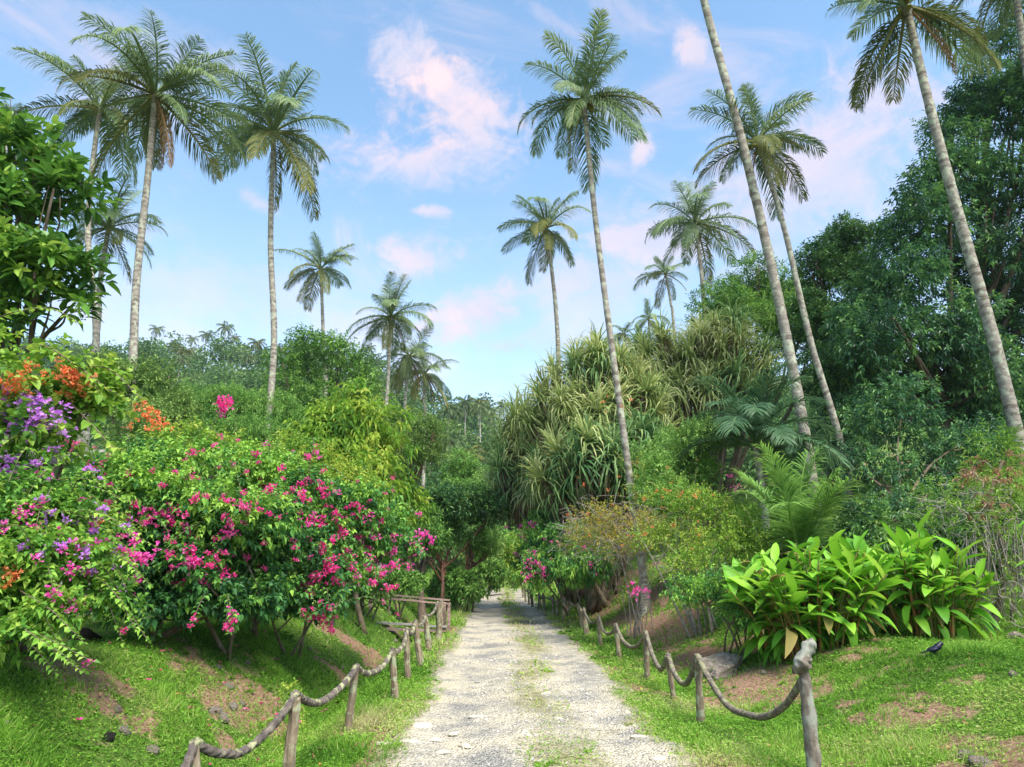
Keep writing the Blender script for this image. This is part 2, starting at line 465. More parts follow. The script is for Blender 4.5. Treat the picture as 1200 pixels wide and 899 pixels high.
def ground_material():
    m, nt, N, Lk = new_mat('turf_and_earth')
    tc = N.new('ShaderNodeTexCoord')
    a = N.new('ShaderNodeAttribute'); a.attribute_name = 'bare'
    n1 = N.new('ShaderNodeTexNoise'); n1.inputs['Scale'].default_value = 2.2; n1.inputs['Detail'].default_value = 8; n1.inputs['Roughness'].default_value = .7
    n2 = N.new('ShaderNodeTexNoise'); n2.inputs['Scale'].default_value = 26; n2.inputs['Detail'].default_value = 6; n2.inputs['Roughness'].default_value = .7
    for n in (n1, n2): Lk.new(tc.outputs['Object'], n.inputs['Vector'])
    g = ramp(nt, [(.3, (.035, .075, .012)), (.5, (.075, .14, .02)), (.72, (.16, .19, .045))]); Lk.new(n2.outputs['Fac'], g.inputs[0])
    e = ramp(nt, [(.3, (.13, .068, .042)), (.5, (.25, .145, .095)), (.7, (.38, .26, .18))]); Lk.new(n2.outputs['Fac'], e.inputs[0])
    ma = N.new('ShaderNodeMath'); ma.operation = 'MULTIPLY_ADD'; ma.inputs[1].default_value = .7; Lk.new(n2.outputs['Fac'], ma.inputs[0])
    Lk.new(a.outputs['Fac'], ma.inputs[2])
    rr = ramp(nt, [(.5, (0, 0, 0)), (.85, (1, 1, 1))]); Lk.new(ma.outputs[0], rr.inputs[0])
    mx = N.new('ShaderNodeMix'); mx.data_type = 'RGBA'
    Lk.new(rr.outputs[0], mx.inputs['Factor']); Lk.new(g.outputs[0], mx.inputs['A']); Lk.new(e.outputs[0], mx.inputs['B'])
    p = N.new('ShaderNodeBsdfPrincipled'); p.inputs['Roughness'].default_value = .95; p.inputs['Specular IOR Level'].default_value = .15
    Lk.new(mx.outputs['Result'], p.inputs['Base Color'])
    b = N.new('ShaderNodeBump'); b.inputs['Strength'].default_value = .9; b.inputs['Distance'].default_value = .04
    Lk.new(n2.outputs['Fac'], b.inputs['Height']); Lk.new(b.outputs[0], p.inputs['Normal'])
    o = N.new('ShaderNodeOutputMaterial'); Lk.new(p.outputs[0], o.inputs[0])
    return m


def path_material():
    m, nt, N, Lk = new_mat('stony_path')
    tc = N.new('ShaderNodeTexCoord')
    a = N.new('ShaderNodeAttribute'); a.attribute_name = 'bare'      # 1 on the stony ruts, 0 at the grassy rim and centre
    def noise(s, d=6, r=.6):
        n = N.new('ShaderNodeTexNoise'); n.inputs['Scale'].default_value = s; n.inputs['Detail'].default_value = d; n.inputs['Roughness'].default_value = r
        Lk.new(tc.outputs['Object'], n.inputs['Vector']); return n
    nA, nB = noise(1.3), noise(7)
    vo = N.new('ShaderNodeTexVoronoi'); vo.inputs['Scale'].default_value = 42; vo.inputs['Randomness'].default_value = 1
    Lk.new(tc.outputs['Object'], vo.inputs['Vector'])
    cA = ramp(nt, [(.37, (.30, .285, .26)), (.47, (.475, .435, .355)), (.6, (.61, .535, .405))]); Lk.new(nA.outputs['Fac'], cA.inputs[0])
    st = ramp(nt, [(.0, (.42, .42, .43)), (.5, (.9, .89, .86)), (1, (1.2, 1.15, 1.05))]); Lk.new(vo.outputs['Color'], st.inputs[0])
    mu = N.new('ShaderNodeMix'); mu.data_type = 'RGBA'; mu.blend_type = 'MULTIPLY'; mu.inputs['Factor'].default_value = .8
    Lk.new(cA.outputs[0], mu.inputs['A']); Lk.new(st.outputs[0], mu.inputs['B'])
    dirt = ramp(nt, [(.3, (.17, .15, .07)), (.5, (.29, .26, .14)), (.7, (.38, .35, .21))]); Lk.new(nB.outputs['Fac'], dirt.inputs[0])
    ad = N.new('ShaderNodeMath'); ad.operation = 'MULTIPLY_ADD'; ad.inputs[1].default_value = .55; Lk.new(a.outputs['Fac'], ad.inputs[0])
    nh = N.new('ShaderNodeMath'); nh.operation = 'MULTIPLY'; nh.inputs[1].default_value = .7; Lk.new(nB.outputs['Fac'], nh.inputs[0]); Lk.new(nh.outputs[0], ad.inputs[2])
    rr = ramp(nt, [(.5, (0, 0, 0)), (.82, (1, 1, 1))]); Lk.new(ad.outputs[0], rr.inputs[0])
    mx = N.new('ShaderNodeMix'); mx.data_type = 'RGBA'; Lk.new(rr.outputs[0], mx.inputs['Factor'])
    Lk.new(dirt.outputs[0], mx.inputs['A']); Lk.new(mu.outputs['Result'], mx.inputs['B'])
    p = N.new('ShaderNodeBsdfPrincipled'); p.inputs['Roughness'].default_value = .9; p.inputs['Specular IOR Level'].default_value = .2
    Lk.new(mx.outputs['Result'], p.inputs['Base Color'])
    hh = N.new('ShaderNodeMath'); hh.operation = 'ADD'; Lk.new(vo.outputs['Distance'], hh.inputs[0]); Lk.new(nB.outputs['Fac'], hh.inputs[1])
    b = N.new('ShaderNodeBump'); b.inputs['Strength'].default_value = .9; b.inputs['Distance'].default_value = .04; b.invert = True
    Lk.new(hh.outputs[0], b.inputs['Height']); Lk.new(b.outputs[0], p.inputs['Normal'])
    o = N.new('ShaderNodeOutputMaterial'); Lk.new(p.outputs[0], o.inputs[0])
    return m


# ------------------------------------------------------------------ sky with clouds
def build_world():
    nt = world.node_tree; N, Lk = nt.nodes, nt.links; N.clear()
    sky = N.new('ShaderNodeTexSky'); sky.sky_type = 'NISHITA'; sky.sun_disc = False
    sky.sun_elevation = SUN_EL; sky.sun_rotation = SUN_AZ % (2 * math.pi)
    sky.air_density = 1.0; sky.dust_density = .3; sky.ozone_density = .05
    tc = N.new('ShaderNodeTexCoord'); d = tc.outputs['Generated']

    def math_(op, a, b=None, c=None, clamp=False):
        n = N.new('ShaderNodeMath'); n.operation = op; n.use_clamp = clamp
        for i, x in enumerate((a, b, c)):
            if x is None: continue
            if isinstance(x, (int, float)): n.inputs[i].default_value = x
            else: Lk.new(x, n.inputs[i])
        return n.outputs[0]

    def dot(v):
        n = N.new('ShaderNodeVectorMath'); n.operation = 'DOT_PRODUCT'; n.inputs[1].default_value = tuple(v); Lk.new(d, n.inputs[0]); return n.outputs['Value']

    def noise(scale, det, rgh, stretch=(1, 1, 1), dist=0., off=(0, 0, 0)):
        mp = N.new('ShaderNodeMapping'); mp.inputs['Scale'].default_value = stretch; mp.inputs['Location'].default_value = off; Lk.new(d, mp.inputs[0])
        n = N.new('ShaderNodeTexNoise'); n.inputs['Scale'].default_value = scale; n.inputs['Detail'].default_value = det; n.inputs['Roughness'].default_value = rgh
        n.inputs['Distortion'].default_value = dist; Lk.new(mp.outputs[0], n.inputs['Vector']); return n.outputs['Fac']

    def smooth(x, a, b):
        n = N.new('ShaderNodeMapRange'); n.interpolation_type = 'SMOOTHSTEP'; n.inputs[1].default_value = a; n.inputs[2].default_value = b
        Lk.new(x, n.inputs[0]); return n.outputs[0]

    fine = noise(9, 9, .62, (1, 1, 1.5), .8)
    wisp = noise(22, 7, .6, (1, 1, 1.2), 1.5)
    # cloud banks: (px, py, half width px, half height px, tilt deg, opacity)
    curl = noise(55, 5, .65, (1, 1, 1.3), 2.0, (1, 4, 2))
    clouds = [(512, 92, 85, 46, -32, 1.0), (540, 145, 90, 62, -10, .9), (470, 190, 125, 36, 5, .9), (540, 372, 80, 34, 22, .9), (495, 305, 75, 34, 15, .7), (510, 247, 26, 9, 0, .9), (600, 405, 34, 8, 0, .5),
              (748, 178, 16, 24, -40, .9), (810, 50, 24, 38, 10, .8), (960, 200, 170, 110, 20, .62), (760, 275, 140, 55, 10, .7), (700, 330, 120, 40, 5, .5), (300, 235, 30, 12, -25, .6), (240, 345, 150, 60, 8, .35), (430, 395, 90, 40, 10, .4),
              (660, 30, 60, 10, -30, .3), (130, 30, 200, 40, 5, .3), (-250, 200, 180, 60, 10, .5), (1500, 120, 200, 70, -10, .5)]
    tot = None
    for (px, py, w, h, tl, op) in clouds:
        r = unit(ray(px, py))
        t1 = unit(np.cross(r, [0, 0, 1.])); t2 = np.cross(t1, r)
        ca, sa = math.cos(R(tl)), math.sin(R(tl))
        e1 = t1 * ca + t2 * sa; e2 = -t1 * sa + t2 * ca
        k = np.linalg.norm(ray(px, py))
        a = dot(e1 * k / w); b = dot(e2 * k / h)
        rad = math_('SQRT', math_('ADD', math_('MULTIPLY', a, a), math_('MULTIPLY', b, b)))
        rad = math_('ADD', rad, math_('MULTIPLY_ADD', fine, 2.3, -1.15))
        rad = math_('ADD', rad, math_('MULTIPLY_ADD', wisp, 1.3, -.65))
        rad = math_('ADD', rad, math_('MULTIPLY_ADD', curl, .55, -.275))
        front = smooth(dot(r), 0.0, 0.3)
        mk = math_('MULTIPLY', math_('MULTIPLY', smooth(rad, 1.15, .05), op), front)
        tot = mk if tot is None else math_('MAXIMUM', tot, mk)
    veil = smooth(noise(3.4, 9, .62, (1, 1, 2.4), 1.2, (3, 1, 0)), .46, .72)
    tot = math_('MAXIMUM', tot, math_('MULTIPLY', veil, .5))
    sep = N.new('ShaderNodeSeparateXYZ'); Lk.new(d, sep.inputs[0])
    hz = math_('MULTIPLY', smooth(sep.outputs[2], .6, .1), .3)
    tot = math_('ADD', tot, math_('MULTIPLY', math_('SUBTRACT', 1.0, tot), hz))
    cc = N.new('ShaderNodeValToRGB'); e = cc.color_ramp.elements
    e[0].position = .35; e[0].color = (.68, .70, .88, 1); e[1].position = .6; e[1].color = (1.0, .80, .85, 1)
    Lk.new(noise(5, 5, .55, (1, 1, 1.6), .5, (7, 2, 1)), cc.inputs[0])
    sc_ = N.new('ShaderNodeVectorMath'); sc_.operation = 'SCALE'; sc_.inputs['Scale'].default_value = CLOUD_GAIN; Lk.new(cc.outputs[0], sc_.inputs[0])
    ti = N.new('ShaderNodeVectorMath'); ti.operation = 'MULTIPLY'; ti.inputs[1].default_value = (.86, 1.0, .98); Lk.new(sky.outputs[0], ti.inputs[0])
    mx = N.new('ShaderNodeMix'); mx.data_type = 'RGBA'; Lk.new(tot, mx.inputs['Factor']); Lk.new(ti.outputs[0], mx.inputs['A']); Lk.new(sc_.outputs[0], mx.inputs['B'])
    bg = N.new('ShaderNodeBackground'); bg.inputs['Strength'].default_value = SKY_STRENGTH; Lk.new(mx.outputs['Result'], bg.inputs[0])
    o = N.new('ShaderNodeOutputWorld'); Lk.new(bg.outputs[0], o.inputs[0])


build_world()


# ------------------------------------------------------------------ ground and path
def axis(a, b, lo, hi, step, grow, far_lo, far_hi):
    mid = list(np.arange(lo, hi, step))
    up = []; x, s = hi, step
    while x < far_hi: up.append(x); s *= grow; x += s
    up.append(far_hi)
    dn = []; x, s = lo, step
    while True:
        s *= grow; x -= s
        if x < far_lo: break
        dn.append(x)
    dn.append(far_lo)
    return np.array(dn[::-1] + mid + up)


def grid_mesh(name, X, Y, Z, mat, attr):
    ny, nx = X.shape
    V = np.stack([X, Y, Z], -1).reshape(-1, 3)
    i = np.arange(ny - 1)[:, None] * nx; j = np.arange(nx - 1)[None]
    Q = np.stack([i + j, i + j + 1, i + nx + j + 1, i + nx + j], -1).reshape(-1, 4)
    me = bpy.data.meshes.new(name)
    me.vertices.add(len(V)); me.vertices.foreach_set("co", V.astype(np.float32).ravel())
    me.loops.add(Q.size); me.loops.foreach_set("vertex_index", Q.ravel().astype(np.int32))
    me.polygons.add(len(Q)); me.polygons.foreach_set("loop_start", np.arange(0, Q.size, 4, dtype=np.int32))
    me.polygons.foreach_set("use_smooth", np.ones(len(Q), bool))
    a = me.attributes.new("bare", 'FLOAT', 'POINT'); a.data.foreach_set("value", attr.ravel().astype(np.float32))
    me.materials.append(mat); me.update(calc_edges=True)
    return link(name, me)


xs = axis(0, 0, -5.5, 6.5, .075, 1.045, -480, 480)
ys = axis(0, 0, 3.6, 13.0, .08, 1.03, -80, 560)
GX, GY = np.meshgrid(xs, ys)
GU = GX - cx(np.minimum(GY, 48))
GZ = zg(GX, GY) - (.03 * sst(1.7, 1.4, np.abs(GU - .05)) + .05 * sst(1.15, .9, np.abs(GU - .05))) * (GY < 56)
ground = grid_mesh('ground', GX, GY, GZ, ground_material(), bareness(GX, GY))
tag(ground, kind='structure')


def path_amount(u, Y):
    n = fbm(u * 2.2 + 9, np.asarray(Y) * .9, 91, 4) - .5
    rim = sst(1.62, .92, np.abs(u - .05) + n * .6)
    mid = np.exp(-((u - .28 + (fbm(np.asarray(Y) * .2, Y * 0, 3, 2) - .5) * .5) / .42) ** 2)
    mid = mid * (.42 + .35 * sst(8, 20, Y) + n * 1.3)
    return np.clip(rim * (1 - np.clip(mid, 0, 1) * .9), 0, 1)


pu = np.linspace(-1.65, 1.75, 70)
pY = axis(0, 0, 3.0, 13.0, .06, 1.03, 1.5, 55)
PU, PY = np.meshgrid(pu, pY)
PX = PU + cx(PY)
PN = (fbm(PU * 2.2 + 9, PY * .9, 91, 4) - .5) * .8 + (fbm(PX * 6, PY * 6, 19, 3) - .5) * .18
PZ = zg(PX, PY) + .004 + (fbm(PX * 5, PY * 5, 14, 3) - .5) * .03 - .05 * sst(1.2, 1.72, np.abs(PU - .05) + PN * .6) - .03 * np.exp(-((np.abs(PU - .05) - .78) / .3) ** 2)
path = grid_mesh('gravel_path', PX, PY, PZ, path_material(), path_amount(PU, PY))
tag(path, 'pale stony gravel path running straight away between rope fences', kind='structure')


def rock_mesh(name, mat, seed, flat=.6, rough=.25, sub=2):
    r = np.random.default_rng(seed)
    bm_v = []
    t = (1 + 5 ** .5) / 2
    V = unit(np.array([(-1, t, 0), (1, t, 0), (-1, -t, 0), (1, -t, 0), (0, -1, t), (0, 1, t), (0, -1, -t), (0, 1, -t), (t, 0, -1), (t, 0, 1), (-t, 0, -1), (-t, 0, 1)], float))
    Fc = np.array([(0, 11, 5), (0, 5, 1), (0, 1, 7), (0, 7, 10), (0, 10, 11), (1, 5, 9), (5, 11, 4), (11, 10, 2), (10, 7, 6), (7, 1, 8), (3, 9, 4), (3, 4, 2), (3, 2, 6), (3, 6, 8), (3, 8, 9), (4, 9, 5), (2, 4, 11), (6, 2, 10), (8, 6, 7), (9, 8, 1)])
    for _ in range(sub):
        vs_ = list(map(tuple, V)); idx = {}; out = []
        def mid(a, b):
            k = (min(a, b), max(a, b))
            if k not in idx:
                idx[k] = len(vs_); vs_.append(tuple(unit((np.array(vs_[a]) + np.array(vs_[b])) / 2)))
            return idx[k]
        for a, b, c in Fc:
            x, y, z = mid(a, b), mid(b, c), mid(c, a)
            out += [(a, x, z), (x, b, y), (z, y, c), (x, y, z)]
        V, Fc = np.array(vs_), np.array(out)
    for _ in range(5):   # chop flat facets
        n = unit(r.normal(0, 1, 3)); dd = r.uniform(.55, .85)
        ex = np.maximum(V @ n - dd, 0); V = V - ex[:, None] * n * .9
    V = V * (1 + rough * (vnoise(V[:, 0] * 2.2 + seed, V[:, 1] * 2.2 + V[:, 2] * 1.7, seed) - .5)[:, None] + rough * .35 * r.normal(0, .35, (len(V), 1)))
    V = V * [1, r.uniform(.6, .85), flat]
    g = Geo(); g.add(V, Fc)
    return g.mesh(name, mat, sub > 1)


# stones bedded in the path
pm = [rock_mesh('path_stone', M['pale_stone'], 100 + i, .35, .3, 1) for i in range(4)]
spots = [(510, 865), (478, 868), (545, 872), (532, 858), (497, 849), (750, 863), (735, 835), (603, 838), (775, 888), (560, 838), (615, 858), (452, 870), (520, 880), (742, 848), (640, 812), (655, 842), (470, 840), (700, 780), (560, 800), (520, 790), (590, 800), (690, 815), (660, 765), (545, 760), (760, 845)]
for i, (a, b) in enumerate(spots[:17]):
    r_ = ray(a, b); Y = (CAMZ) / -r_[2] * r_[1]; x = r_[0] / r_[1] * Y
    s = rng.uniform(.045, .10) * (1.25 if i < 6 else 1)
    link('stone', pm[i % 4], path, (x, Y, float(zg(x, Y)) - s * .14), (0, 0, rng.uniform(0, 6)), (s * 1.2, s, s))

# loose gravel
ng = 30000
gy = 4.6 + rng.random(ng) ** 1.7 * 16; gu = rng.uniform(-1.35, 1.6, ng)
keep = rng.random(ng) < path_amount(gu, gy) ** 2 * np.clip(fbm(gu * 1.5, gy * .8, 41, 3) * 2.4 - .75, .05, 1)
gy, gu = gy[keep], gu[keep]; gx = gu + cx(gy)
gs = rng.uniform(.004, .010, len(gy)) * (1 + .05 * (gy - 5)) * np.where(rng.random(len(gy)) < .06, 2.4, 1)
gz = zg(gx, gy) + .006 - .03 * np.exp(-((np.abs(gu - .05) - .78) / .3) ** 2) - .05 * sst(.85, 1.62, np.abs(gu - .05))
base = np.stack([gx, gy, gz], -1)
ax = rng.normal(0, 1, (len(gy), 3)); ax[:, 2] *= .3; ax = unit(ax); bx_ = unit(np.cross(ax, rng.normal(0, 1, (len(gy), 3)))); cz_ = np.cross(ax, bx_)
V6 = np.stack([base + ax * gs[:, None] * 1.2, base - ax * gs[:, None] * 1.2, base + bx_ * gs[:, None], base - bx_ * gs[:, None], base + cz_ * gs[:, None] * .8, base - cz_ * gs[:, None] * .8], 1).reshape(-1, 3)
b6 = np.arange(len(gy))[:, None] * 6
oct_ = [[0, 2, 4], [2, 1, 4], [1, 3, 4], [3, 0, 4], [2, 0, 5], [1, 2, 5], [3, 1, 5], [0, 3, 5]]
gg = Geo(); gg.add(V6, np.concatenate([b6 + o for o in oct_]), np.tile(np.clip(rng.normal(.55, .22, len(gy)), 0, 1), 8))
tag(gg.build('gravel', M['gravel']), 'loose grey and cream gravel strewn over the path', 'gravel', kind='stuff')


# ------------------------------------------------------------------ grass
def grass_layer(g, n, ylo, yhi, power, hgt, wid, ulo=-9, uhi=11, weed=.5):
    Y = ylo + (yhi - ylo) * rng.random(n) ** power
    half = Y * .80 + .6
    x = rng.uniform(-1, 1, n) * half
    u = x - cx(np.minimum(Y, 48))
    pa = np.where((u > -1.65) & (u < 1.75), path_amount(u, Y), 0)
    tuft = fbm(x * 2.3, Y * 2.3, 61, 3)
    p = (1 - .88 * bareness(x, Y)) * (1 - np.clip((pa - .22) * 1.7, 0, 1)) * np.clip(.4 + 1.2 * tuft, 0, 1)
    p = np.where(np.abs(u - .12) < 1.1, p * .45, p)
    k = (rng.random(n) < p) & (u > ulo) & (u < uhi)
    x, Y, u, tuft = x[k], Y[k], u[k], tuft[k]; n = len(x)
    P = np.stack([x, Y, zg(x, Y) - .006], -1)
    s = (1 + .055 * (Y - 5)) * rng.uniform(.6, 1.35, n)
    hue = fbm(x * .9, Y * .9, 71, 3)
    v = np.clip((hue - .5) * 1.1 + .42 + rng.normal(0, .17, n) + np.where(np.abs(u - .12) < 1.0, .32, np.where(np.abs(u - .12) < 1.9, .14, 0)), 0, 1)
    onpath = np.where(np.abs(u - .12) < 1.55, .6, 1.)
    wd = rng.random(n) < weed
    # creeping weeds: little flat leaves
    q = wd
    d = rng.normal(0, 1, (q.sum(), 3)); d[:, 2] = np.abs(d[:, 2]) * .35 + .1
    Pq = P[q] + np.stack([np.zeros(q.sum()), np.zeros(q.sum()), rng.uniform(.0, .04, q.sum()) * s[q]], -1)
    leaves(g, Pq, d, hgt * .42 * s[q], wid * 1.75 * s[q], np.clip(v[q] - .04, 0, 1), .2, .2)
    # leafy weed rosettes
    nr = n // 260
    ci = rng.integers(0, n, nr)
    for j in range(7):
        a = j * .9 + rng.uniform(0, .5, nr)
        d = np.stack([np.cos(a), np.sin(a), rng.uniform(.15, .8, nr)], -1)
        leaves(g, P[ci], d, hgt * rng.uniform(.7, 1.6, nr) * s[ci], wid * 2.6 * s[ci], np.clip(v[ci] - .1, 0, 1), .3, .35)
    # blades
    q = ~wd
    nq = q.sum(); d = rng.normal(0, .42, (nq, 3)); d[:, 2] = 1; d = unit(d)
    S = unit(np.cross(d, rng.normal(0, 1, (nq, 3)))); hh = (hgt * s[q] * (.35 + 2.2 * tuft[q] ** 2.2) * onpath[q])[:, None]; ww = (wid * s[q])[:, None]
    lean = rng.normal(0, .35, (nq, 3)) * [1, 1, 0]
    V = np.stack([P[q] - S * ww * .5, P[q] + S * ww * .5, P[q] + d * hh + lean * hh], 1).reshape(-1, 3)
    b = np.arange(nq)[:, None] * 3
    g.add(V, b + [0, 1, 2], v[q])


g = Geo()
grass_layer(g, 520000, 4.0, 11.5, 1.25, .062, .0075)
grass_layer(g, 200000, 10.5, 30, 1.35, .075, .013, -16, 16)
grass_layer(g, 50000, 28, 56, 1.2, .13, .035, -20, 20, .4)
tag(g.build('grass', M['grass']), 'short bright green turf and creeping weeds on banks and verges', 'grass', kind='stuff')

# fallen bracts on the left bank
g = Geo()
n = 900
Yb = rng.uniform(4.5, 16, n); ub = np.where(rng.random(n) < .45, -1.2 - rng.random(n) * 5, 1.2 + rng.random(n) * 6.5); xb = ub + cx(Yb)
P = np.stack([xb, Yb, zg(xb, Yb) + rng.uniform(.012, .04, n)], -1)
d = rng.normal(0, 1, (n, 3)); d[:, 2] *= .2
leaves(g, P, d, rng.uniform(.03, .075, n), rng.uniform(.015, .035, n), rng.random(n), .5, -.1)
tag(g.build('leaf_litter', M['litter']), 'scattered dry brown and yellow leaves on the banks', 'leaf litter', kind='stuff')
g = Geo()
n = 90
Yb = rng.uniform(4.6, 12, n); ub = -2.5 - rng.random(n) * 3.4; xb = ub + cx(Yb)
P = np.stack([xb, Yb, zg(xb, Yb) + .035], -1)
for k in range(3):
    d = rng.normal(0, 1, (n, 3)); d[:, 2] = .25
    leaves(g, P, d, .035, .03, rng.random(n), .2, .1)
tag(g.build('fallen_petals', M['magenta']), 'scattered fallen magenta petals on the left grass bank', 'petals', kind='stuff')

# ------------------------------------------------------------------ coconut palms
def frond_mesh(el0, bend, mat, seed, npairs=78, Lm=.27, W=.0105, nseg=20, dg=.8, rv=0.):
    """a feather frond of unit length in the local XZ plane, el0 = angle at its root, bend = how far it arches over"""
    r = np.random.default_rng(seed)
    s = np.linspace(0, 1, nseg + 1)
    ang = el0 - bend * s ** 1.6
    sway = r.normal(0, .12) * s ** 2
    d = np.stack([np.cos(ang) * np.cos(sway), np.cos(ang) * np.sin(sway), np.sin(ang)], -1)
    P = np.vstack([[0, 0, 0], np.cumsum((d[1:] + d[:-1]) / 2 / nseg, axis=0)])
    g = Geo()
    V, Fc = tube_vf(P, .017 * (1 - s) ** .8 + .0025, 4, cap=False)
    g.add(V, Fc, .75)
    sl = np.repeat(np.linspace(.15, .995, npairs), 2) + r.normal(0, .004, npairs * 2)
    sl = np.clip(sl, .1, 1); side = np.tile([-1., 1.], npairs)
    keep = r.random(len(sl)) > .06 + .3 * (vnoise(sl * 9 + seed, side * 3.7, seed) > .68)
    sl, side = sl[keep], side[keep]; n = len(sl)
    f = sl * nseg; i = np.minimum(f.astype(int), nseg - 1); t = (f - i)[:, None]
    B = P[i] * (1 - t) + P[i + 1] * t; T = unit(d[i])
    S = unit(np.cross(T, [0, 0, 1.]) + 1e-6); N = np.cross(S, T)
    L = Lm * (np.sin(math.pi * np.clip(.16 + .74 * sl, 0, 1)) ** .55) * r.uniform(.8, 1.1, n) * np.where(sl > .9, 1 - (sl - .9) * 4.5, 1)
    fw = .4 + .8 * sl + r.normal(0, .16, n)
    tw = np.interp(sl, [0, .5, 1], [.35, .15, .05]) + r.normal(0, .14, n)
    D = unit(S * side[:, None] + T * fw[:, None] + N * tw[:, None])
    grav = np.array([0, 0, -1.])
    dgv = (dg * r.uniform(.5, 1.5, n))[:, None]
    D2 = unit(D + grav * dgv * .55); D3 = unit(D + grav * dgv * 1.5)
    L = L[:, None]
    m1 = B + D * L * .3; m2 = m1 + D2 * L * .38; tip = m2 + D3 * L * .36
    Wd = unit(np.cross(D, N) * .75 + N * .3 * side[:, None]) * W
    V = np.stack([B - Wd * .25, B + Wd * .25, m1 - Wd * .5, m1 + Wd * .5, m2 - Wd * .4, m2 + Wd * .4, tip], 1).reshape(-1, 3)
    b = np.arange(n)[:, None] * 7
    v = np.clip(.30 + rv + r.normal(0, .12, n) + .28 * sl ** 2, 0, 1)
    fs = [[0, 1, 3], [0, 3, 2], [2, 3, 5], [2, 5, 4], [4, 5, 6]]
    g.add(V, np.concatenate([b + q for q in fs]), np.concatenate([v, v, v, v, np.clip(v + .12, 0, 1)]))
    return g.mesh('frond', mat, False)


ELS = [80, 66, 52, 38, 22, 5, -14, -34, -55]
BEND = [24, 38, 54, 68, 74, 70, 56, 40, 26]
FR = {}
for i, (e, b) in enumerate(zip(ELS, BEND)):
    for k in range(2):
        mt = M['palm'] if i < 6 else (M['palm_yellow'] if (i + k) % 2 or i == 8 else M['palm'])
        FR[i, k] = frond_mesh(R(e + (k - .5) * 8), R(b + (k - .5) * 14), mt, 300 + i * 2 + k, dg=.6 + .14 * i)
FR_DEAD = [frond_mesh(R(-62), R(22), M['palm_dead'], 340, npairs=50, dg=1.5, Lm=.2), frond_mesh(R(-72), R(12), M['palm_dead'], 341, npairs=42, dg=1.6, Lm=.18)]
NUT = rock_mesh('coconut', M['coconut'], 12, .95, .08, 1)


def ground_pt(x, Y, dz=0.):
    return np.array([x, Y, float(zg(x, Y)) + dz])


def palm(label, ctrl, Y, rpx, trunk_px, n=20, seed=0, dead=0, nuts=0, group='tall coconut palms', tilt=0., low=1.0, lo=0, leanY=0., keep_base=False):
    """ctrl: trunk pixels from foot to crown; rpx: frond reach in pixels; trunk_px: trunk width in pixels"""
    r = np.random.default_rng(900 + seed)
    k = len(ctrl)
    C = [at(a, b, Y + leanY * i / (k - 1)) for i, (a, b) in enumerate(ctrl)]
    foot = C[0]; z0 = float(zg(foot[0], foot[1]))
    if foot[2] > z0 + .1:
        C = [np.array([foot[0] - (C[1][0] - foot[0]) * .12, foot[1], z0 - .1])] + C
    else:
        C[0] = np.array([foot[0], foot[1], min(foot[2], z0) - .05])
    top = C[-1]
    sc = (top[1]) / ray(*ctrl[-1])[1]
    L = rpx * sc * 1.12
    rad = trunk_px * .39 * (Y / ray(*ctrl[0])[1])
    t = thing('coconut_palm', label, 'palm tree', C[0], group)
    npt = int(max(40, min(190, np.linalg.norm(top - C[0]) / .11)))
    P = curve_pts(C, npt)
    q = np.linspace(0, 1, npt)
    rr = rad * (1.0 - .34 * q) * (1 + .5 * np.exp(-q * npt / 6.)) * (1 + r.normal(0, .022, npt))
    rr = np.where(q > .985, rr * 1.35, rr)
    g = Geo(); V, Fc = tube_vf(P, rr, 9)
    ring = r.random(npt) * .5 + .5
    ring[::2] = r.random(len(ring[::2])) * .45
    nq = (npt - 1) * 9
    vv = np.concatenate([np.repeat(ring[:-1], 9), np.repeat(ring[:-1], 9), np.full(18, .2)])
    g.add(V, Fc, vv)
    g.build('trunk', M['trunk_palm'], t, True)
    off = r.uniform(0, 6.28)
    n = int(n * .96)
    for i in range(n):
        f = (i + .5) / n
        el = 82 - 128 * low * f + r.normal(0, 11)
        j = int(np.argmin([abs(e - el) for e in ELS]))
        az = off + i * 2.39996 + r.normal(0, .32)
        link('frond', FR[j, int(r.integers(0, 2))], t, tuple(top + [0, 0, .05]), (r.normal(0, .22), tilt + r.normal(0, .10), az), float(L * r.uniform(.72, 1.14) * (.86 if el > 60 else 1)))
    for i in range(dead):
        link('dead_frond', FR_DEAD[i % 2], t, tuple(top), (0, 0, r.uniform(.4, 2.7) if i else -.3), float(L * r.uniform(.75, .95)))
    for i in range(nuts):
        a = i * 1.3 + r.uniform(0, .5)
        link('coconut', NUT, t, tuple(top + np.array([math.cos(a) * .24, math.sin(a) * .24, -.12 - .1 * (i % 2)])), (a, 0, a), .12)
    return t


palm('tall coconut palm with a hanging brown frond at the left', [(152, 470), (160, 330), (173, 210), (182, 112)], 25, 102, 14, 25, 1, 2, 6)
palm('tall slender coconut palm with a curved trunk beside the lime shrubs', [(312, 520), (321, 400), (317, 280), (321, 155)], 32, 92, 12, 24, 3, 0, 5)
palm('coconut palm standing behind the palm with the hanging brown frond', [(112, 420), (103, 280), (108, 200), (117, 128)], 31, 86, 11, 22, 7, 0, 4)
palm('short coconut palm leaning over behind the broad leaved tree', [(112, 400), (116, 340), (127, 268)], 36, 72, 10, 20, 4)
palm('small coconut palm above the forked tree with a thin straight trunk', [(381, 470), (379, 400), (376, 315)], 58, 50, 7, 20, 5)
palm('bushy coconut palm in front of two yellowing ones', [(452, 490), (455, 440), (458, 372)], 52, 52, 7, 23, 6, 0)
palm('yellowing coconut palm just behind the bushy one', [(474, 490), (476, 455), (480, 418)], 56, 44, 6, 20, 17, 2, low=1.15)
palm('lowest yellowing coconut palm of the group on the wooded slope', [(498, 500), (497, 470), (498, 438)], 60, 40, 6, 18, 8, 2, low=1.2)
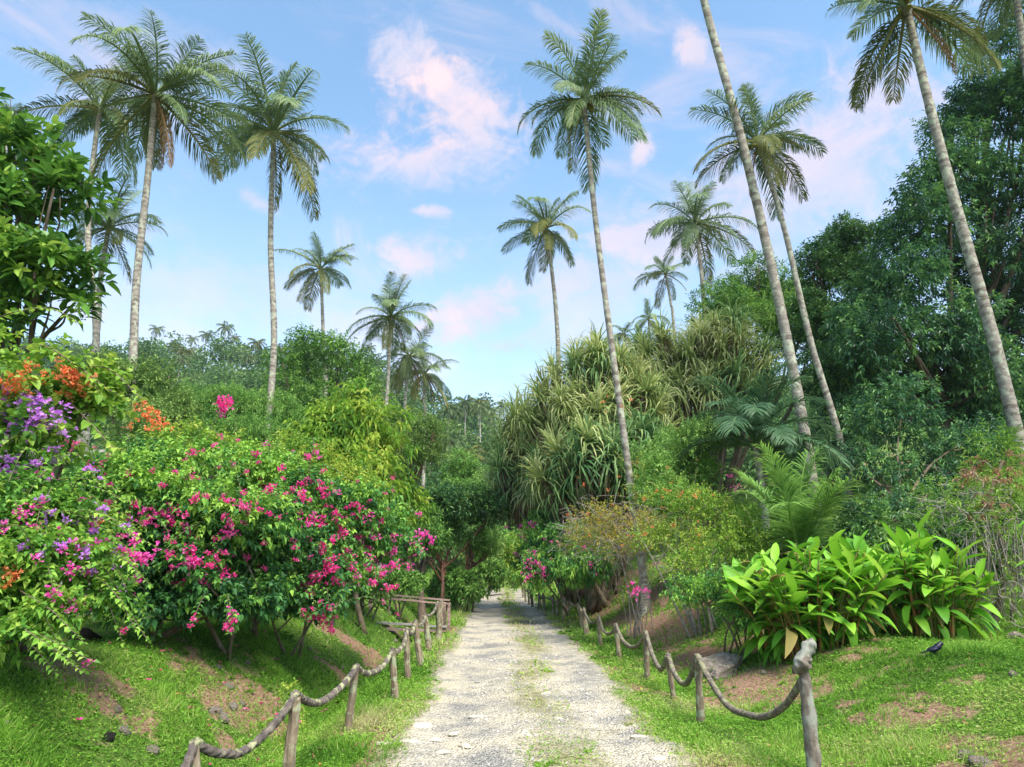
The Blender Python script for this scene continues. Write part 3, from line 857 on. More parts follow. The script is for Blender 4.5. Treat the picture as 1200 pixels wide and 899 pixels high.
palm('tallest central coconut palm leaning from the twiggy shrub on the bank', [(753, 672), (738, 560), (716, 400), (697, 250), (684, 118)], 17.5, 90, 13, 25, 9, 0, 6)
palm('slim coconut palm rising behind the strap leaved bushes', [(655, 440), (652, 370), (647, 320), (640, 268)], 40, 60, 8, 21, 10, 0)
palm('coconut palm behind the round tree between two leaning trunks', [(826, 370), (822, 320), (815, 262)], 46, 64, 8, 21, 11, 0)
palm('small far coconut palm over the strap leaved bushes', [(790, 390), (786, 355), (780, 322)], 64, 36, 5, 16, 12)
palm('tiny far palm crown just clearing the strap leaved bushes', [(762, 410), (760, 374)], 84, 27, 4, 15, 13)
palm('tiniest dark palm crown poking over the strap leaved bushes', [(733, 410), (731, 392)], 88, 22, 4, 15, 14)
palm('leaning coconut palm with its whole crown against the open blue sky', [(1000, 625), (985, 520), (950, 400), (917, 260), (888, 168)], 20.5, 76, 12, 23, 15, 2, 5)
palm('thick leaning palm trunk whose crown rises out of the picture', [(957, 610), (945, 520), (912, 350), (868, 160), (826, 5), (790, -150)], 20, 105, 19, 22, 16, 1, 5)
palm('ringed leaning palm trunk beside the dark trees with its crown cut off above', [(1204, 560), (1165, 400), (1120, 240), (1086, 110), (1062, 8)], 19, 105, 20, 22, 18, 1, 4, low=1.08)
palm('coconut palm at the top corner above the dark trees', [(1262, 420), (1228, 250), (1200, 60), (1185, -50)], 21, 105, 15, 22, 19, 0, 0, low=1.1)
palm('palm tuft at the edge behind the broad leaved tree', [(-12, 300), (4, 200), (8, 133)], 34, 26, 7, 14, 20)


# ------------------------------------------------------------------ trees and shrubs
def hit(px, py, blobs, default, f=.97):
    """the front of a set of lobes along the view through a point of the picture"""
    d = ray(px, py); d = d / d[1]; o = np.array([0, 0, CAMZ])
    best = None
    for b in blobs:
        c, r = b[:3], b[3:6] * f
        oc = (o - c) / r; dd = d / r
        A = dd @ dd; B_ = oc @ dd; Cc = oc @ oc - 1
        q = B_ * B_ - A * Cc
        if q > 0:
            tt = (-B_ - math.sqrt(q)) / A
            if tt > 0 and (best is None or tt < best): best = tt
    return o + d * (best if best else default)


def limb_geo(t, mat, base, fork, tips, r0, wig=.12, sides=7):
    """trunk as a part of t, each limb a sub-part of the trunk"""
    C = [base, base * .5 + fork * .5 + rng.normal(0, wig, 3) * [1, 1, 0], fork]
    P = curve_pts(C, 14); q = np.linspace(0, 1, 14)
    g = Geo(); V, Fc = tube_vf(P, r0 * (1 - .4 * q) * (1 + .5 * np.exp(-q * 9)) * (1 + rng.normal(0, .04, 14)), sides); g.add(V, Fc)
    tr = g.build('trunk', mat, t, True)
    for tip in tips:
        j = int(rng.integers(8, 14)); s = P[j]; ln = np.linalg.norm(tip - s)
        mid = s * .5 + tip * .5 + rng.normal(0, wig * 1.5, 3) + [0, 0, -.06 * ln]
        Q = curve_pts([s, mid, tip], 9); q2 = np.linspace(0, 1, 9)
        rl = r0 * rng.uniform(.32, .55)
        g = Geo(); V, Fc = tube_vf(Q, rl * (1 - .8 * q2) + .006, max(4, sides - 2)); g.add(V, Fc)
        for _ in range(2):
            e = Q[int(rng.integers(4, 8))]; tp = tip + rng.normal(0, min(.11 * ln, .16), 3)
            V, Fc = tube_vf(curve_pts([e, (e + tp) / 2 + rng.normal(0, min(wig, .1), 3), tp], 6), np.linspace(rl * .45, .005, 6), 4); g.add(V, Fc)
        g.build('limb', mat, tr, True)


def tree(name, label, cat, base, blobs, mat, ntw, k, tl, L, W, r0=.16, bark='bark', group=None, lobes=7, frac=.5, nlimb=9, fork=.5, crown_name='crown', fine=False, **kw):
    """base: (x, Y)"""
    b = ground_pt(base[0], base[1], -.06)
    t = thing(name, label, cat, b, group)
    small = explode(blobs, lobes, frac) if lobes else blobs
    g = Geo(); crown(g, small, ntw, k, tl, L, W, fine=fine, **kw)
    cr = g.build(crown_name, mat, t)
    c = blobs[:, :3].mean(0)
    fk = b + (c - b) * fork; fk[2] = b[2] + (c[2] - b[2]) * fork
    pick = small[rng.choice(len(small), min(nlimb, len(small)), replace=False), :3]
    limb_geo(t, M[bark], b, fk, pick, r0, wig=.05 + .03 * np.linalg.norm(c - b) / 4)
    return t, small


def shrub(name, label, base, blobs, mat, ntw, k, tl, L, W, r0=.035, nstem=7, lobes=6, frac=.5, group=None, bark='stem', fine=False, stems_at=None, **kw):
    b = ground_pt(base[0], base[1], -.04)
    t = thing(name, label, 'shrub', b, group)
    small = explode(blobs, lobes, frac) if lobes else blobs
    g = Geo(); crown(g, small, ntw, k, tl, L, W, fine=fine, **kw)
    g.build('foliage', mat, t)
    for i in range(nstem):
        tip = small[int(rng.integers(0, len(small))), :3]
        if stems_at is not None:
            sb = stems_at[i % len(stems_at)]; s0 = ground_pt(sb[0] + rng.normal(0, .06), sb[1] + rng.normal(0, .06), -.05)
        else:
            s0 = ground_pt(b[0] + rng.normal(0, .12), b[1] + rng.normal(0, .12), -.05)
        g = Geo(); mid = s0 * .55 + tip * .45 + rng.normal(0, .1, 3); mid[2] = s0[2] * .4 + tip[2] * .6
        P = curve_pts([s0, mid, tip], 12)
        V, Fc = tube_vf(P, np.linspace(r0 * rng.uniform(.8, 1.4), .008, 12), 6); g.add(V, Fc)
        for _ in range(3):
            e = P[int(rng.integers(4, 11))]; tp = small[int(rng.integers(0, len(small))), :3]
            tp = e + (tp - e) * min(1, 1.1 / max(np.linalg.norm(tp - e), .01))
            V, Fc = tube_vf(curve_pts([e, (e + tp) / 2 + rng.normal(0, .06, 3), tp], 6), np.linspace(r0 * .5, .005, 6), 4); g.add(V, Fc)
        g.build('stem', M[bark], t, True)
    return t, small


def cane(gl, gs, C, L, W, step, rad=.008, v0=.6, droop=.3, fine=False):
    """a trailing shoot with leaves on both sides"""
    C = np.asarray(C); ln = np.linalg.norm(np.diff(C, axis=0), axis=1).sum()
    P = curve_pts(C, 18); V, Fc = tube_vf(P, np.linspace(rad, rad * .35, 18), 4); gs.add(V, Fc)
    n = max(4, int(ln / step)); Q = curve_pts(C, n)[int(n * .12):]; n = len(Q)
    T = unit(np.gradient(Q, axis=0))
    S = unit(np.cross(T, [0, 0, 1.])); sd = np.where(np.arange(n) % 2, 1., -1.)[:, None]
    D = S * sd + T * .5 + rng.normal(0, .35, (n, 3)) + [0, 0, .1]
    s = rng.uniform(.6, 1.2, n) * np.linspace(1.05, .6, n)
    leaves(gl, Q, D, L * s, W * s, np.clip(v0 + rng.normal(0, .14, n) + np.linspace(0, .2, n), 0, 1), .3, droop, fine=fine)


BR = {}
for c in ('magenta', 'pink', 'purple', 'orange'):
    for k in range(3):
        g = Geo(); nf = 9 + 2 * k
        ctr = rng.normal(0, .042, (nf, 3)) + [0, 0, .0]
        for j in range(3):
            d = unit(rng.normal(0, 1, (nf, 3))); d[:, 2] = np.abs(d[:, 2]) * .8; a = unit(np.cross(d, rng.normal(0, 1, (nf, 3))))
            leaves(g, ctr, a + d * .45, rng.uniform(.034, .048, nf), .036, rng.random(nf), .35, .05)
        for q in ctr:
            g.add([(0, 0, -.02), q, q + [.004, 0, .003]], [[0, 1, 2]], .1)
        g.weld(); BR[c, k] = g.mesh('bract_cluster', M[c])


def flowers(t, blobs, spots, default):
    """spots: (px, py, spread px, count, colour, size)"""
    for (px, py, sp, n, c, s) in spots:
        for _ in range(int(n * 1.1)):
            a, b = px + rng.normal(0, sp * 1.5), py + rng.normal(0, sp)
            p = hit(a, b, blobs, default, 1.09)
            link('flower_cluster', BR[c, int(rng.integers(0, 3))], t, tuple(p), tuple(rng.uniform(-.7, .7, 2)) + (rng.uniform(0, 6.28),), float(s * .56 * rng.uniform(.6, 1.35)))


# --- broad leaved tree at the left, its near leaves one by one
bl = pb((30, 185, 8.4, 52, 42), (78, 240, 8.2, 36, 44), (20, 255, 8.0, 55, 50), (95, 320, 8.0, 20, 34), (38, 320, 8.0, 56, 44), (84, 372, 8.0, 22, 24), (18, 380, 7.8, 50, 34), (-50, 220, 8.6, 75, 60), (-55, 340, 8.4, 70, 60), (60, 215, 8.4, 34, 34), (0, 150, 8.6, 26, 20))
tb = at(-15, 620, 8.8)
t, sm = tree('broad_leaf_tree', 'dense tree with big glossy leaves filling the upper left edge', 'tree', (tb[0], tb[1]), bl, M['broad'], 560, 9, .20, .20, .085, .11, lobes=5, frac=.5, nlimb=14, fork=.55, fine=True, droop=.22, upb=.6, inner=.45, out=.9, crown_name='crown')
lm = []
for i in range(5):
    g = Geo(); leaves(g, np.zeros((1, 3)), np.array([[1, 0, .05]]), 1., .42, np.array([.35 + .13 * i]), .28, .10 + .06 * i, np.array([[0, 0, 1.]]), fine=True)
    lm.append(g.mesh('leaf', M['broad']))
cnt = 0
for a in range(46):
    q = sm[int(rng.integers(0, len(sm)))]
    d = unit(rng.normal(0, 1, 3) + [0.35, -.9, .5]); c0 = q[:3] + d * q[3:6] * 1.0
    ax_ = unit(d * .6 + [0, 0, .7] + rng.normal(0, .2, 3))
    qt = Vector(ax_).to_track_quat('Z', 'X')
    for j in range(5):
        dir_ = qt @ Vector((math.cos(j * 2.4 + a), math.sin(j * 2.4 + a), .75 - .12 * j))
        o = link('leaf', lm[int(rng.integers(0, 5))], t, tuple(c0))
        o.rotation_euler = Matrix((dir_.normalized(), Vector((0, 0, 1)).cross(dir_).normalized(), dir_.cross(Vector((0, 0, 1)).cross(dir_)).normalized())).transposed().to_euler()
        o.scale = (float(rng.uniform(.17, .27)),) * 3

# --- bougainvilleas
G1 = 'bougainvilleas along the left bank'
b1 = pb((-20, 470, 6.6, 65, 40), (45, 450, 6.5, 55, 30), (95, 452, 6.6, 38, 24), (20, 500, 6.5, 60, 30), (110, 485, 6.8, 35, 25), (-50, 430, 6.8, 60, 50))
sb = at(-40, 700, 6.9)
t, sm = shrub('bougainvillea', 'orange flowered bougainvillea with large heart shaped leaves under the glossy tree', (sb[0], sb[1]), b1, M['heart'], 430, 7, .16, .085, .075, .03, 6, 5, .5, G1, fine=True, droop=.3, inner=.4)
gl, gs = Geo(), Geo()
for C in ([(0, 420, 6.6), (45, 404, 6.4), (85, 425, 6.3), (125, 455, 6.3), (155, 470, 6.3)], [(60, 440, 6.5), (120, 430, 6.5), (160, 462, 6.4), (185, 490, 6.4)], [(80, 470, 6.5), (110, 500, 6.4), (128, 520, 6.3), (145, 530, 6.3)], [(60, 430, 6.6), (100, 440, 6.4), (118, 462, 6.3)], [(-20, 380, 6.6), (20, 365, 6.5), (60, 362, 6.5), (95, 380, 6.4)]):
    cane(gl, gs, [at(*c) for c in C], .10, .085, .045, .009, .62, .35, True)
gl.build('trailing_leaves', M['heart'], t); gs.build('trailing_stem', M['stem'], t, True)
flowers(t, sm, [(12, 448, 8, 9, 'orange', 1.25), (28, 432, 5, 4, 'orange', 1), (78, 440, 9, 12, 'orange', 1.15), (86, 452, 7, 6, 'orange', 1), (3, 460, 4, 3, 'orange', 1.2)], 6.3)
for (a, b, s_) in [(168, 473, 1), (176, 480, 1.1), (184, 485, 1.1), (170, 490, 1), (180, 495, 1.2), (190, 492, 1), (195, 498, .9), (176, 502, 1), (160, 478, .8), (186, 500, 1), (153, 500, .7), (172, 484, 1)]:
    link('flower_cluster', BR['orange', int(rng.integers(0, 3))], t, tuple(at(a, b, 6.35)), (rng.uniform(-.6, .6), 0, rng.uniform(0, 6)), s_ * .58)

SPR = []
b2 = pb((-10, 545, 6.2, 55, 30), (40, 520, 6.5, 50, 26), (-40, 520, 6.6, 55, 45))
sb = at(-10, 720, 6.7)
t, sm = shrub('bougainvillea', 'violet flowered bougainvillea just below the orange one', (sb[0], sb[1]), b2, M['boug_light'], 300, 7, .14, .075, .055, .03, 5, 5, .5, G1, droop=.3)
flowers(t, sm, [(25, 492, 20, 26, 'purple', 1.3), (50, 500, 13, 14, 'purple', 1.15), (8, 500, 12, 10, 'purple', 1.2), (6, 548, 6, 4, 'purple', 1), (30, 556, 12, 9, 'purple', 1), (28, 560, 8, 4, 'pink', 1)], 6.2)

b3 = pb((20, 600, 5.9, 62, 36), (80, 620, 6.3, 58, 34), (30, 650, 5.7, 66, 36), (100, 660, 6.3, 46, 30), (-30, 640, 5.8, 70, 60), (20, 695, 5.6, 52, 26), (-40, 710, 5.6, 50, 34), (50, 725, 5.5, 36, 20), (110, 700, 5.9, 36, 22), (0, 745, 5.4, 34, 18))
sb = at(20, 730, 6.9)
t, sm = shrub('bougainvillea', 'pale green bougainvillea with lilac flowers spilling over the near left bank', (sb[0], sb[1]), b3, M['boug_light'], 2100, 8, .13, .062, .045, .03, 7, 6, .45, G1, droop=.35, inner=.35)
gl, gs = Geo(), Geo()
for C in ([(20, 690, 5.5), (60, 715, 5.3), (85, 740, 5.2)], [(0, 720, 5.5), (45, 748, 5.2), (85, 775, 5.1)], [(100, 630, 6), (140, 650, 5.8), (165, 675, 5.7)], [(90, 660, 6), (130, 690, 5.7), (160, 738, 5.6)], [(60, 600, 6), (110, 600, 5.8), (165, 625, 5.7)], [(40, 570, 6.2), (90, 560, 6), (140, 575, 6)]):
    cane(gl, gs, [at(*c) for c in C], .075, .055, .026, .006, .6, .35)
    for dx in (-8, 7):
        cane(gl, gs, [at(c[0] + dx * j, c[1] + abs(dx) * j, c[2] + .1) for j, c in enumerate(C)], .07, .05, .03, .005, .5, .35)
gl.build('trailing_leaves', M['boug_light'], t); gs.build('trailing_stem', M['stem'], t, True)
SPR.append((t, sm, 26, 'boug_light', ('pink', 'purple', 'pink'), 1))
flowers(t, sm, [(62, 618, 16, 12, 'pink', .95), (85, 612, 14, 9, 'purple', .95), (110, 640, 20, 12, 'purple', .9), (48, 638, 16, 8, 'purple', .9), (150, 645, 10, 8, 'pink', .9), (14, 675, 4, 5, 'orange', 1.2), (110, 612, 4, 2, 'orange', .9), (165, 650, 6, 4, 'pink', .9)], 6)

b4 = pb((170, 590, 8.4, 72, 48), (235, 610, 8.4, 78, 55), (150, 650, 8.3, 48, 42), (215, 665, 8.2, 66, 44), (290, 640, 8.8, 62, 56), (130, 570, 8.9, 46, 30), (200, 550, 9.2, 70, 26), (165, 695, 8.2, 44, 26), (240, 702, 8.2, 52, 24), (305, 700, 8.6, 40, 26), (200, 718, 8.1, 40, 18), (275, 712, 8.3, 44, 18), (140, 712, 8.2, 34, 18))
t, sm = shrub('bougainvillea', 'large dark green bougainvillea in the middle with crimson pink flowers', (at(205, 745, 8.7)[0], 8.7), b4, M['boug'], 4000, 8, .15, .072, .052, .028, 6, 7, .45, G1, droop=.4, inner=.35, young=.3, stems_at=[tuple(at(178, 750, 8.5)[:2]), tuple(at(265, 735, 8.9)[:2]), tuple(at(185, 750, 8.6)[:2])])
SPR.append((t, sm, 44, 'boug', ('magenta', 'pink', 'magenta'), 2))
flowers(t, sm, [(205, 610, 14, 12, 'magenta', 1), (236, 650, 14, 14, 'magenta', 1.1), (275, 665, 10, 8, 'magenta', 1), (215, 580, 14, 10, 'magenta', 1), (160, 600, 12, 8, 'pink', 1), (195, 620, 10, 6, 'pink', 1), (270, 620, 8, 5, 'pink', 1), (210, 655, 9, 6, 'pink', 1), (240, 560, 30, 12, 'magenta', .9), (120, 590, 10, 6, 'magenta', .9), (300, 585, 25, 16, 'magenta', 1.1), (105, 545, 8, 8, 'magenta', 1), (95, 522, 8, 6, 'magenta', 1)], 8)

b5 = pb((330, 600, 10.0, 64, 52), (395, 620, 10.6, 60, 52), (340, 670, 9.8, 62, 48), (400, 672, 10.4, 42, 28), (450, 632, 11.6, 40, 36), (300, 560, 10.6, 60, 30), (370, 710, 9.6, 26, 20), (470, 645, 12.2, 24, 24), (330, 712, 9.6, 44, 20))
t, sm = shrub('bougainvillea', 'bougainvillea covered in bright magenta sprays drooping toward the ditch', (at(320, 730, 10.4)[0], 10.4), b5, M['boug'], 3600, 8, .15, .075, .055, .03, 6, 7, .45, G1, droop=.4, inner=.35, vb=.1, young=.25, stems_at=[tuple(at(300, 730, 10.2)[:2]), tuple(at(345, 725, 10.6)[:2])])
gl, gs = Geo(), Geo()
for C in ([(390, 660, 10), (400, 700, 9.4), (375, 735, 9.1)], [(420, 640, 10.4), (440, 670, 10), (430, 700, 9.8)], [(340, 560, 10.5), (380, 545, 10.4), (420, 570, 10.3)], [(380, 690, 9.8), (370, 715, 9.3), (352, 732, 9.1)], [(440, 620, 11), (480, 630, 10.8), (500, 650, 10.6)]):
    cane(gl, gs, [at(*c) for c in C], .08, .058, .03, .007, .55, .4)
gl.build('trailing_leaves', M['boug'], t); gs.build('trailing_stem', M['stem'], t, True)
SPR.append((t, sm, 40, 'boug', ('magenta', 'pink'), 3))
flowers(t, sm, [(385, 605, 14, 22, 'magenta', 1.3), (310, 580, 14, 16, 'magenta', 1.2), (345, 590, 22, 18, 'magenta', 1.1), (395, 640, 12, 14, 'magenta', 1.2), (370, 690, 8, 16, 'magenta', 1.25), (375, 728, 9, 14, 'magenta', 1.25), (390, 670, 9, 12, 'magenta', 1.2), (420, 620, 16, 12, 'pink', 1.1), (440, 650, 14, 14, 'pink', 1.2), (465, 655, 10, 10, 'pink', 1.2), (418, 640, 10, 8, 'magenta', 1.1), (330, 560, 24, 10, 'magenta', 1), (445, 672, 8, 6, 'magenta', 1.2), (495, 632, 6, 5, 'pink', 1.3), (360, 570, 16, 10, 'magenta', 1)], 9.5)
# arching sprays tipped with flowers
def sprays(t, blobs, n, mat, cols, L, W, seed, size=.55):
    r = np.random.default_rng(seed); gl, gs = Geo(), Geo()
    for i in range(n):
        q = blobs[int(r.integers(0, len(blobs)))]
        d = unit(r.normal(0, 1, 3) + [.25, -.55, .55]); p0 = q[:3] + d * q[3:6] * .7
        ln = r.uniform(.4, .85); h = unit(d * [1, 1, 0] + 1e-6)
        p1 = p0 + d * ln * .6 + [0, 0, .12]; p2 = p1 + h * ln * .5 + [0, 0, -r.uniform(.02, .3)]
        cane(gl, gs, [p0, p1, p2], L, W, .034, .005, .55, .3)
        for j in range(int(r.integers(1, 4))):
            link('flower_cluster', BR[cols[int(r.integers(0, len(cols)))], int(r.integers(0, 3))], t, tuple(p2 + (p1 - p2) * .13 * j + r.normal(0, .025, 3)), (r.uniform(-.6, .6), 0, r.uniform(0, 6)), float(size * r.uniform(.6, 1.2)))
    gl.build('spray_leaves', mat, t); gs.build('spray_stems', M['stem'], t, True)


for t_, sm_, n_, mt_, cl_, sd_ in SPR: sprays(t_, sm_, n_, M[mt_], cl_, .07, .05, sd_)
# a few long shoots above the hedge
gl, gs = Geo(), Geo()
for C in ([(238, 545, 9.4), (244, 510, 9.4), (262, 475, 9.4)], [(280, 560, 9.8), (300, 535, 9.8), (330, 520, 9.8)]):
    cane(gl, gs, [at(*c) for c in C], .075, .05, .05, .006, .6, .3)
gl.build('trailing_leaves', M['boug_light'], t); gs.build('trailing_stem', M['stem'], t, True)
for (a, b) in [(258, 472), (264, 476), (268, 470), (262, 480)]:
    link('flower_cluster', BR['magenta', int(rng.integers(0, 3))], t, tuple(at(a, b, 9.4)), (0, 0, rng.uniform(0, 6)), 1.1)

# --- behind the bougainvilleas
b = pb((230, 535, 12.5, 60, 26), (300, 540, 12.8, 60, 24), (350, 545, 13, 50, 26), (410, 570, 13.2, 50, 30), (180, 550, 12.5, 40, 24))
shrub('lime_hedge', 'lime green leafy hedge rising behind the bougainvilleas', (at(300, 640, 13)[0], 13.2), b, M['lime'], 1500, 7, .2, .09, .045, .03, 8, 7, .45, None, droop=.3, upb=.6)
b = pb((395, 495, 15, 42, 30), (440, 510, 15.4, 40, 34), (375, 525, 14.8, 34, 26), (430, 555, 15, 48, 36), (465, 585, 15.6, 36, 30), (390, 560, 14.8, 40, 30), (415, 475, 15.4, 24, 18))
tree('lime_tree', 'yellow green young tree with drooping pointed leaves by the left bank', 'tree', (at(430, 680, 15.6)[0], 15.6), b, M['lime'], 900, 8, .3, .19, .062, .06, 'stem', None, 6, .5, 10, .5, droop=.5, hang=.12, inner=.25, vb=-.05)
b = pb((148, 452, 22, 46, 36), (185, 480, 22, 36, 32), (115, 470, 22, 46, 46), (160, 510, 21, 55, 34))
tree('round_tree', 'dark rounded tree behind the curved foot of the leftmost tall palm', 'tree', (at(150, 640, 22)[0], 22.5), b, M['olive'], 2600, 8, .28, .14, .055, .2, 'bark', None, 8, .42, 9, .5, inner=.3)
b = pb((255, 484, 33, 42, 30), (300, 488, 33, 38, 30), (225, 498, 32, 34, 28), (275, 518, 31, 62, 30), (330, 508, 33, 30, 28))
tree('feathery_tree', 'soft feathery mid green tree in front of the wooded hill', 'tree', (at(270, 640, 33)[0], 33), b, M['feather'], 2900, 9, .45, .2, .05, .2, 'bark', None, 8, .42, 9, .45, droop=.5, inner=.3)
b = pb((375, 410, 42, 36, 26), (350, 440, 42, 34, 30), (405, 440, 42, 34, 28), (378, 470, 41, 50, 34), (425, 460, 43, 24, 28), (340, 490, 41, 28, 26))
tree('forked_tree', 'open forked tree beneath the small palm with the straight trunk', 'tree', (at(370, 640, 42)[0], 42), b, M['mid'], 1900, 8, .5, .24, .1, .28, 'bark', None, 6, .42, 12, .4, inner=.2)
b = pb((470, 500, 32, 34, 24), (505, 520, 32, 30, 26), (480, 535, 31.5, 36, 24), (455, 525, 32, 28, 26))
tree('branchy_tree', 'rounded tree with bare crooked branches under the yellowing palms', 'tree', (at(486, 660, 32)[0], 32), b, M['olive'], 1500, 8, .35, .16, .06, .16, 'bark_red', None, 7, .42, 12, .62, inner=.12)
b = pb((545, 560, 40, 30, 22), (565, 575, 38, 28, 24), (540, 585, 38, 30, 22))
tree('glossy_tree', 'bright bushy tree at the bend behind the roadside tree', 'tree', (at(556, 660, 40)[0], 40), b, M['feather'], 1500, 8, .4, .2, .08, .14, 'bark_red', None, 6, .45, 8, .4, inner=.25)
b = pb((520, 590, 25, 30, 22), (555, 595, 26, 34, 24), (500, 610, 24.5, 26, 24), (535, 620, 26, 32, 18), (482, 600, 25, 28, 26))
tree('roadside_tree', 'dark spreading tree with forked reddish limbs at the roadside', 'tree', (at(517, 700, 25)[0], 25), b, M['dark'], 2600, 8, .3, .15, .065, .085, 'bark_red', None, 7, .42, 12, .55, inner=.2)
b = pb((490, 625, 22.5, 26, 24), (470, 610, 23, 30, 26), (505, 635, 22, 22, 16))
tree('stout_tree', 'stout pale red trunk with dark leaves beside the footbridge', 'tree', (at(497, 690, 22)[0], 22), b, M['mid'], 900, 8, .28, .14, .06, .14, 'bark', None, 6, .45, 7, .6, inner=.3)
b = pb((548, 630, 30, 20, 18), (565, 640, 31, 22, 18), (540, 615, 30, 20, 18))
tree('leaning_tree', 'small crooked tree farther along the left side of the path', 'tree', (at(543, 690, 30)[0], 30), b, M['feather'], 900, 8, .3, .15, .065, .12, 'bark_red', None, 6, .45, 7, .55, inner=.25)
for (a, bb, Y, w, h, mt, lab) in [(545, 690, 25, 20, 14, 'feather', 'low leafy bush beside the left fence near the bend'), (570, 670, 38, 18, 20, 'mid', 'grey green bush at the left of the far bend'), (600, 662, 52, 30, 26, 'lime', 'sunlit light green bush closing the far end of the path'),
                                 (585, 650, 56, 30, 26, 'feather', 'mid green bush above the far end of the path'), (622, 630, 58, 24, 30, 'feather', 'dark bush at the right of the far bend'), (470, 680, 20, 26, 16, 'mid', 'low dark bush behind the footbridge rail'), (562, 640, 46, 22, 26, 'olive', 'tall bush behind the left fence at the bend'), (605, 610, 62, 26, 30, 'forest', 'shady tall bush behind the light green bush at the path end'), (430, 690, 17, 18, 12, 'olive', 'small greyish bush below the pink sprays'), (520, 685, 26, 16, 18, 'mid', 'leafy bush between the stout trunk and the fence')]:
    q = pb((a, bb, Y, w, h), (a - w * .6, bb + h * .5, Y + .3, w * .6, h * .6), (a + w * .6, bb + h * .4, Y - .3, w * .6, h * .6))
    sc_ = Y / 830
    shrub('roadside_bush', lab, (q[0][0], Y), q, M[mt], int(260 + 4 * w), 7, 7 * sc_, 5.2 * sc_, 2.4 * sc_, .03, 4, 5, .5, 'bushes along the path', droop=.3)

# --- right side: the dark trees
b = pb((1185, 130, 23, 62, 55), (1130, 205, 23, 62, 50), (1200, 240, 24.5, 80, 62), (1075, 265, 23, 58, 50), (1140, 320, 24, 76, 62), (1045, 330, 23, 56, 54), (1215, 380, 24, 80, 70), (1100, 410, 23, 70, 58), (1020, 400, 22, 52, 52), (1250, 150, 23, 80, 80), (1060, 445, 25, 60, 50), (1130, 490, 25, 70, 50), (1000, 455, 25, 50, 50), (1210, 520, 25, 70, 60), (1180, 470, 23, 64, 52), (1290, 300, 24, 80, 90))
tree('great_dark_tree', 'huge dark leafed tree towering over the right side', 'tree', (at(1130, 640, 23)[0], 24), b, M['darkblue'], 15500, 8, .34, .19, .075, .35, 'bark', None, 9, .42, 26, .45, inner=.25, droop=.4)
b = pb((1105, 150, 26, 22, 26), (1160, 60, 25, 30, 30), (1200, 30, 24, 40, 40), (1150, 120, 25, 30, 30))
tree('airy_tree', 'thin open crown showing sky above the huge dark tree', 'tree', (at(1170, 600, 26)[0], 27), b, M['dark'], 800, 8, .45, .19, .07, .2, 'bark', None, 7, .45, 14, .7, inner=.3)
b = pb((985, 330, 27, 46, 40), (970, 385, 26, 44, 46), (1010, 290, 28, 40, 36), (990, 440, 24, 50, 46))
tree('slope_tree', 'green tree stepping down the slope at the left of the huge dark tree', 'tree', (at(990, 600, 26)[0], 27), b, M['dark'], 4200, 8, .34, .18, .07, .22, 'bark', None, 8, .42, 12, .5, inner=.25)
b = pb((880, 340, 34, 52, 34), (845, 365, 33, 40, 30), (925, 355, 34, 42, 36), (890, 385, 32, 60, 34), (945, 400, 32, 36, 40))
tree('domed_tree', 'domed tree behind the strap leaved bushes and the thick leaning trunk', 'tree', (at(895, 600, 34)[0], 34), b, M['mid'], 4000, 8, .4, .2, .07, .25, 'bark', None, 8, .42, 12, .5, inner=.25)
b = pb((1070, 500, 19, 60, 50), (1120, 540, 19, 64, 50), (1030, 560, 18.5, 50, 50), (1000, 500, 22, 44, 50), (1080, 600, 15.5, 66, 46), (1190, 560, 21, 60, 60), (1150, 620, 17, 50, 40), (1260, 560, 21, 60, 80))
shrub('dark_thicket', 'dark shrubby thicket under the huge tree behind the ginger leaves', (at(1090, 700, 17)[0], 17.5), b, M['darkblue'], 4200, 8, .26, .13, .055, .05, 12, 8, .45, None, droop=.4, inner=.3)

b = pb((1000, 640, 13.4, 46, 46), (1060, 650, 13.4, 50, 44), (1120, 650, 13.2, 46, 46), (1180, 650, 13.2, 46, 56), (905, 650, 14.5, 36, 36), (960, 660, 13.6, 36, 36), (1020, 690, 12.6, 40, 30), (1090, 690, 12.8, 40, 30))
shrub('shade_bush', 'shadowy low bushes directly behind the ginger clumps', (at(1050, 740, 13.6)[0], 13.6), b, M['dark'], 2300, 8, .22, .11, .048, .03, 8, 7, .45, None, droop=.4, inner=.3)

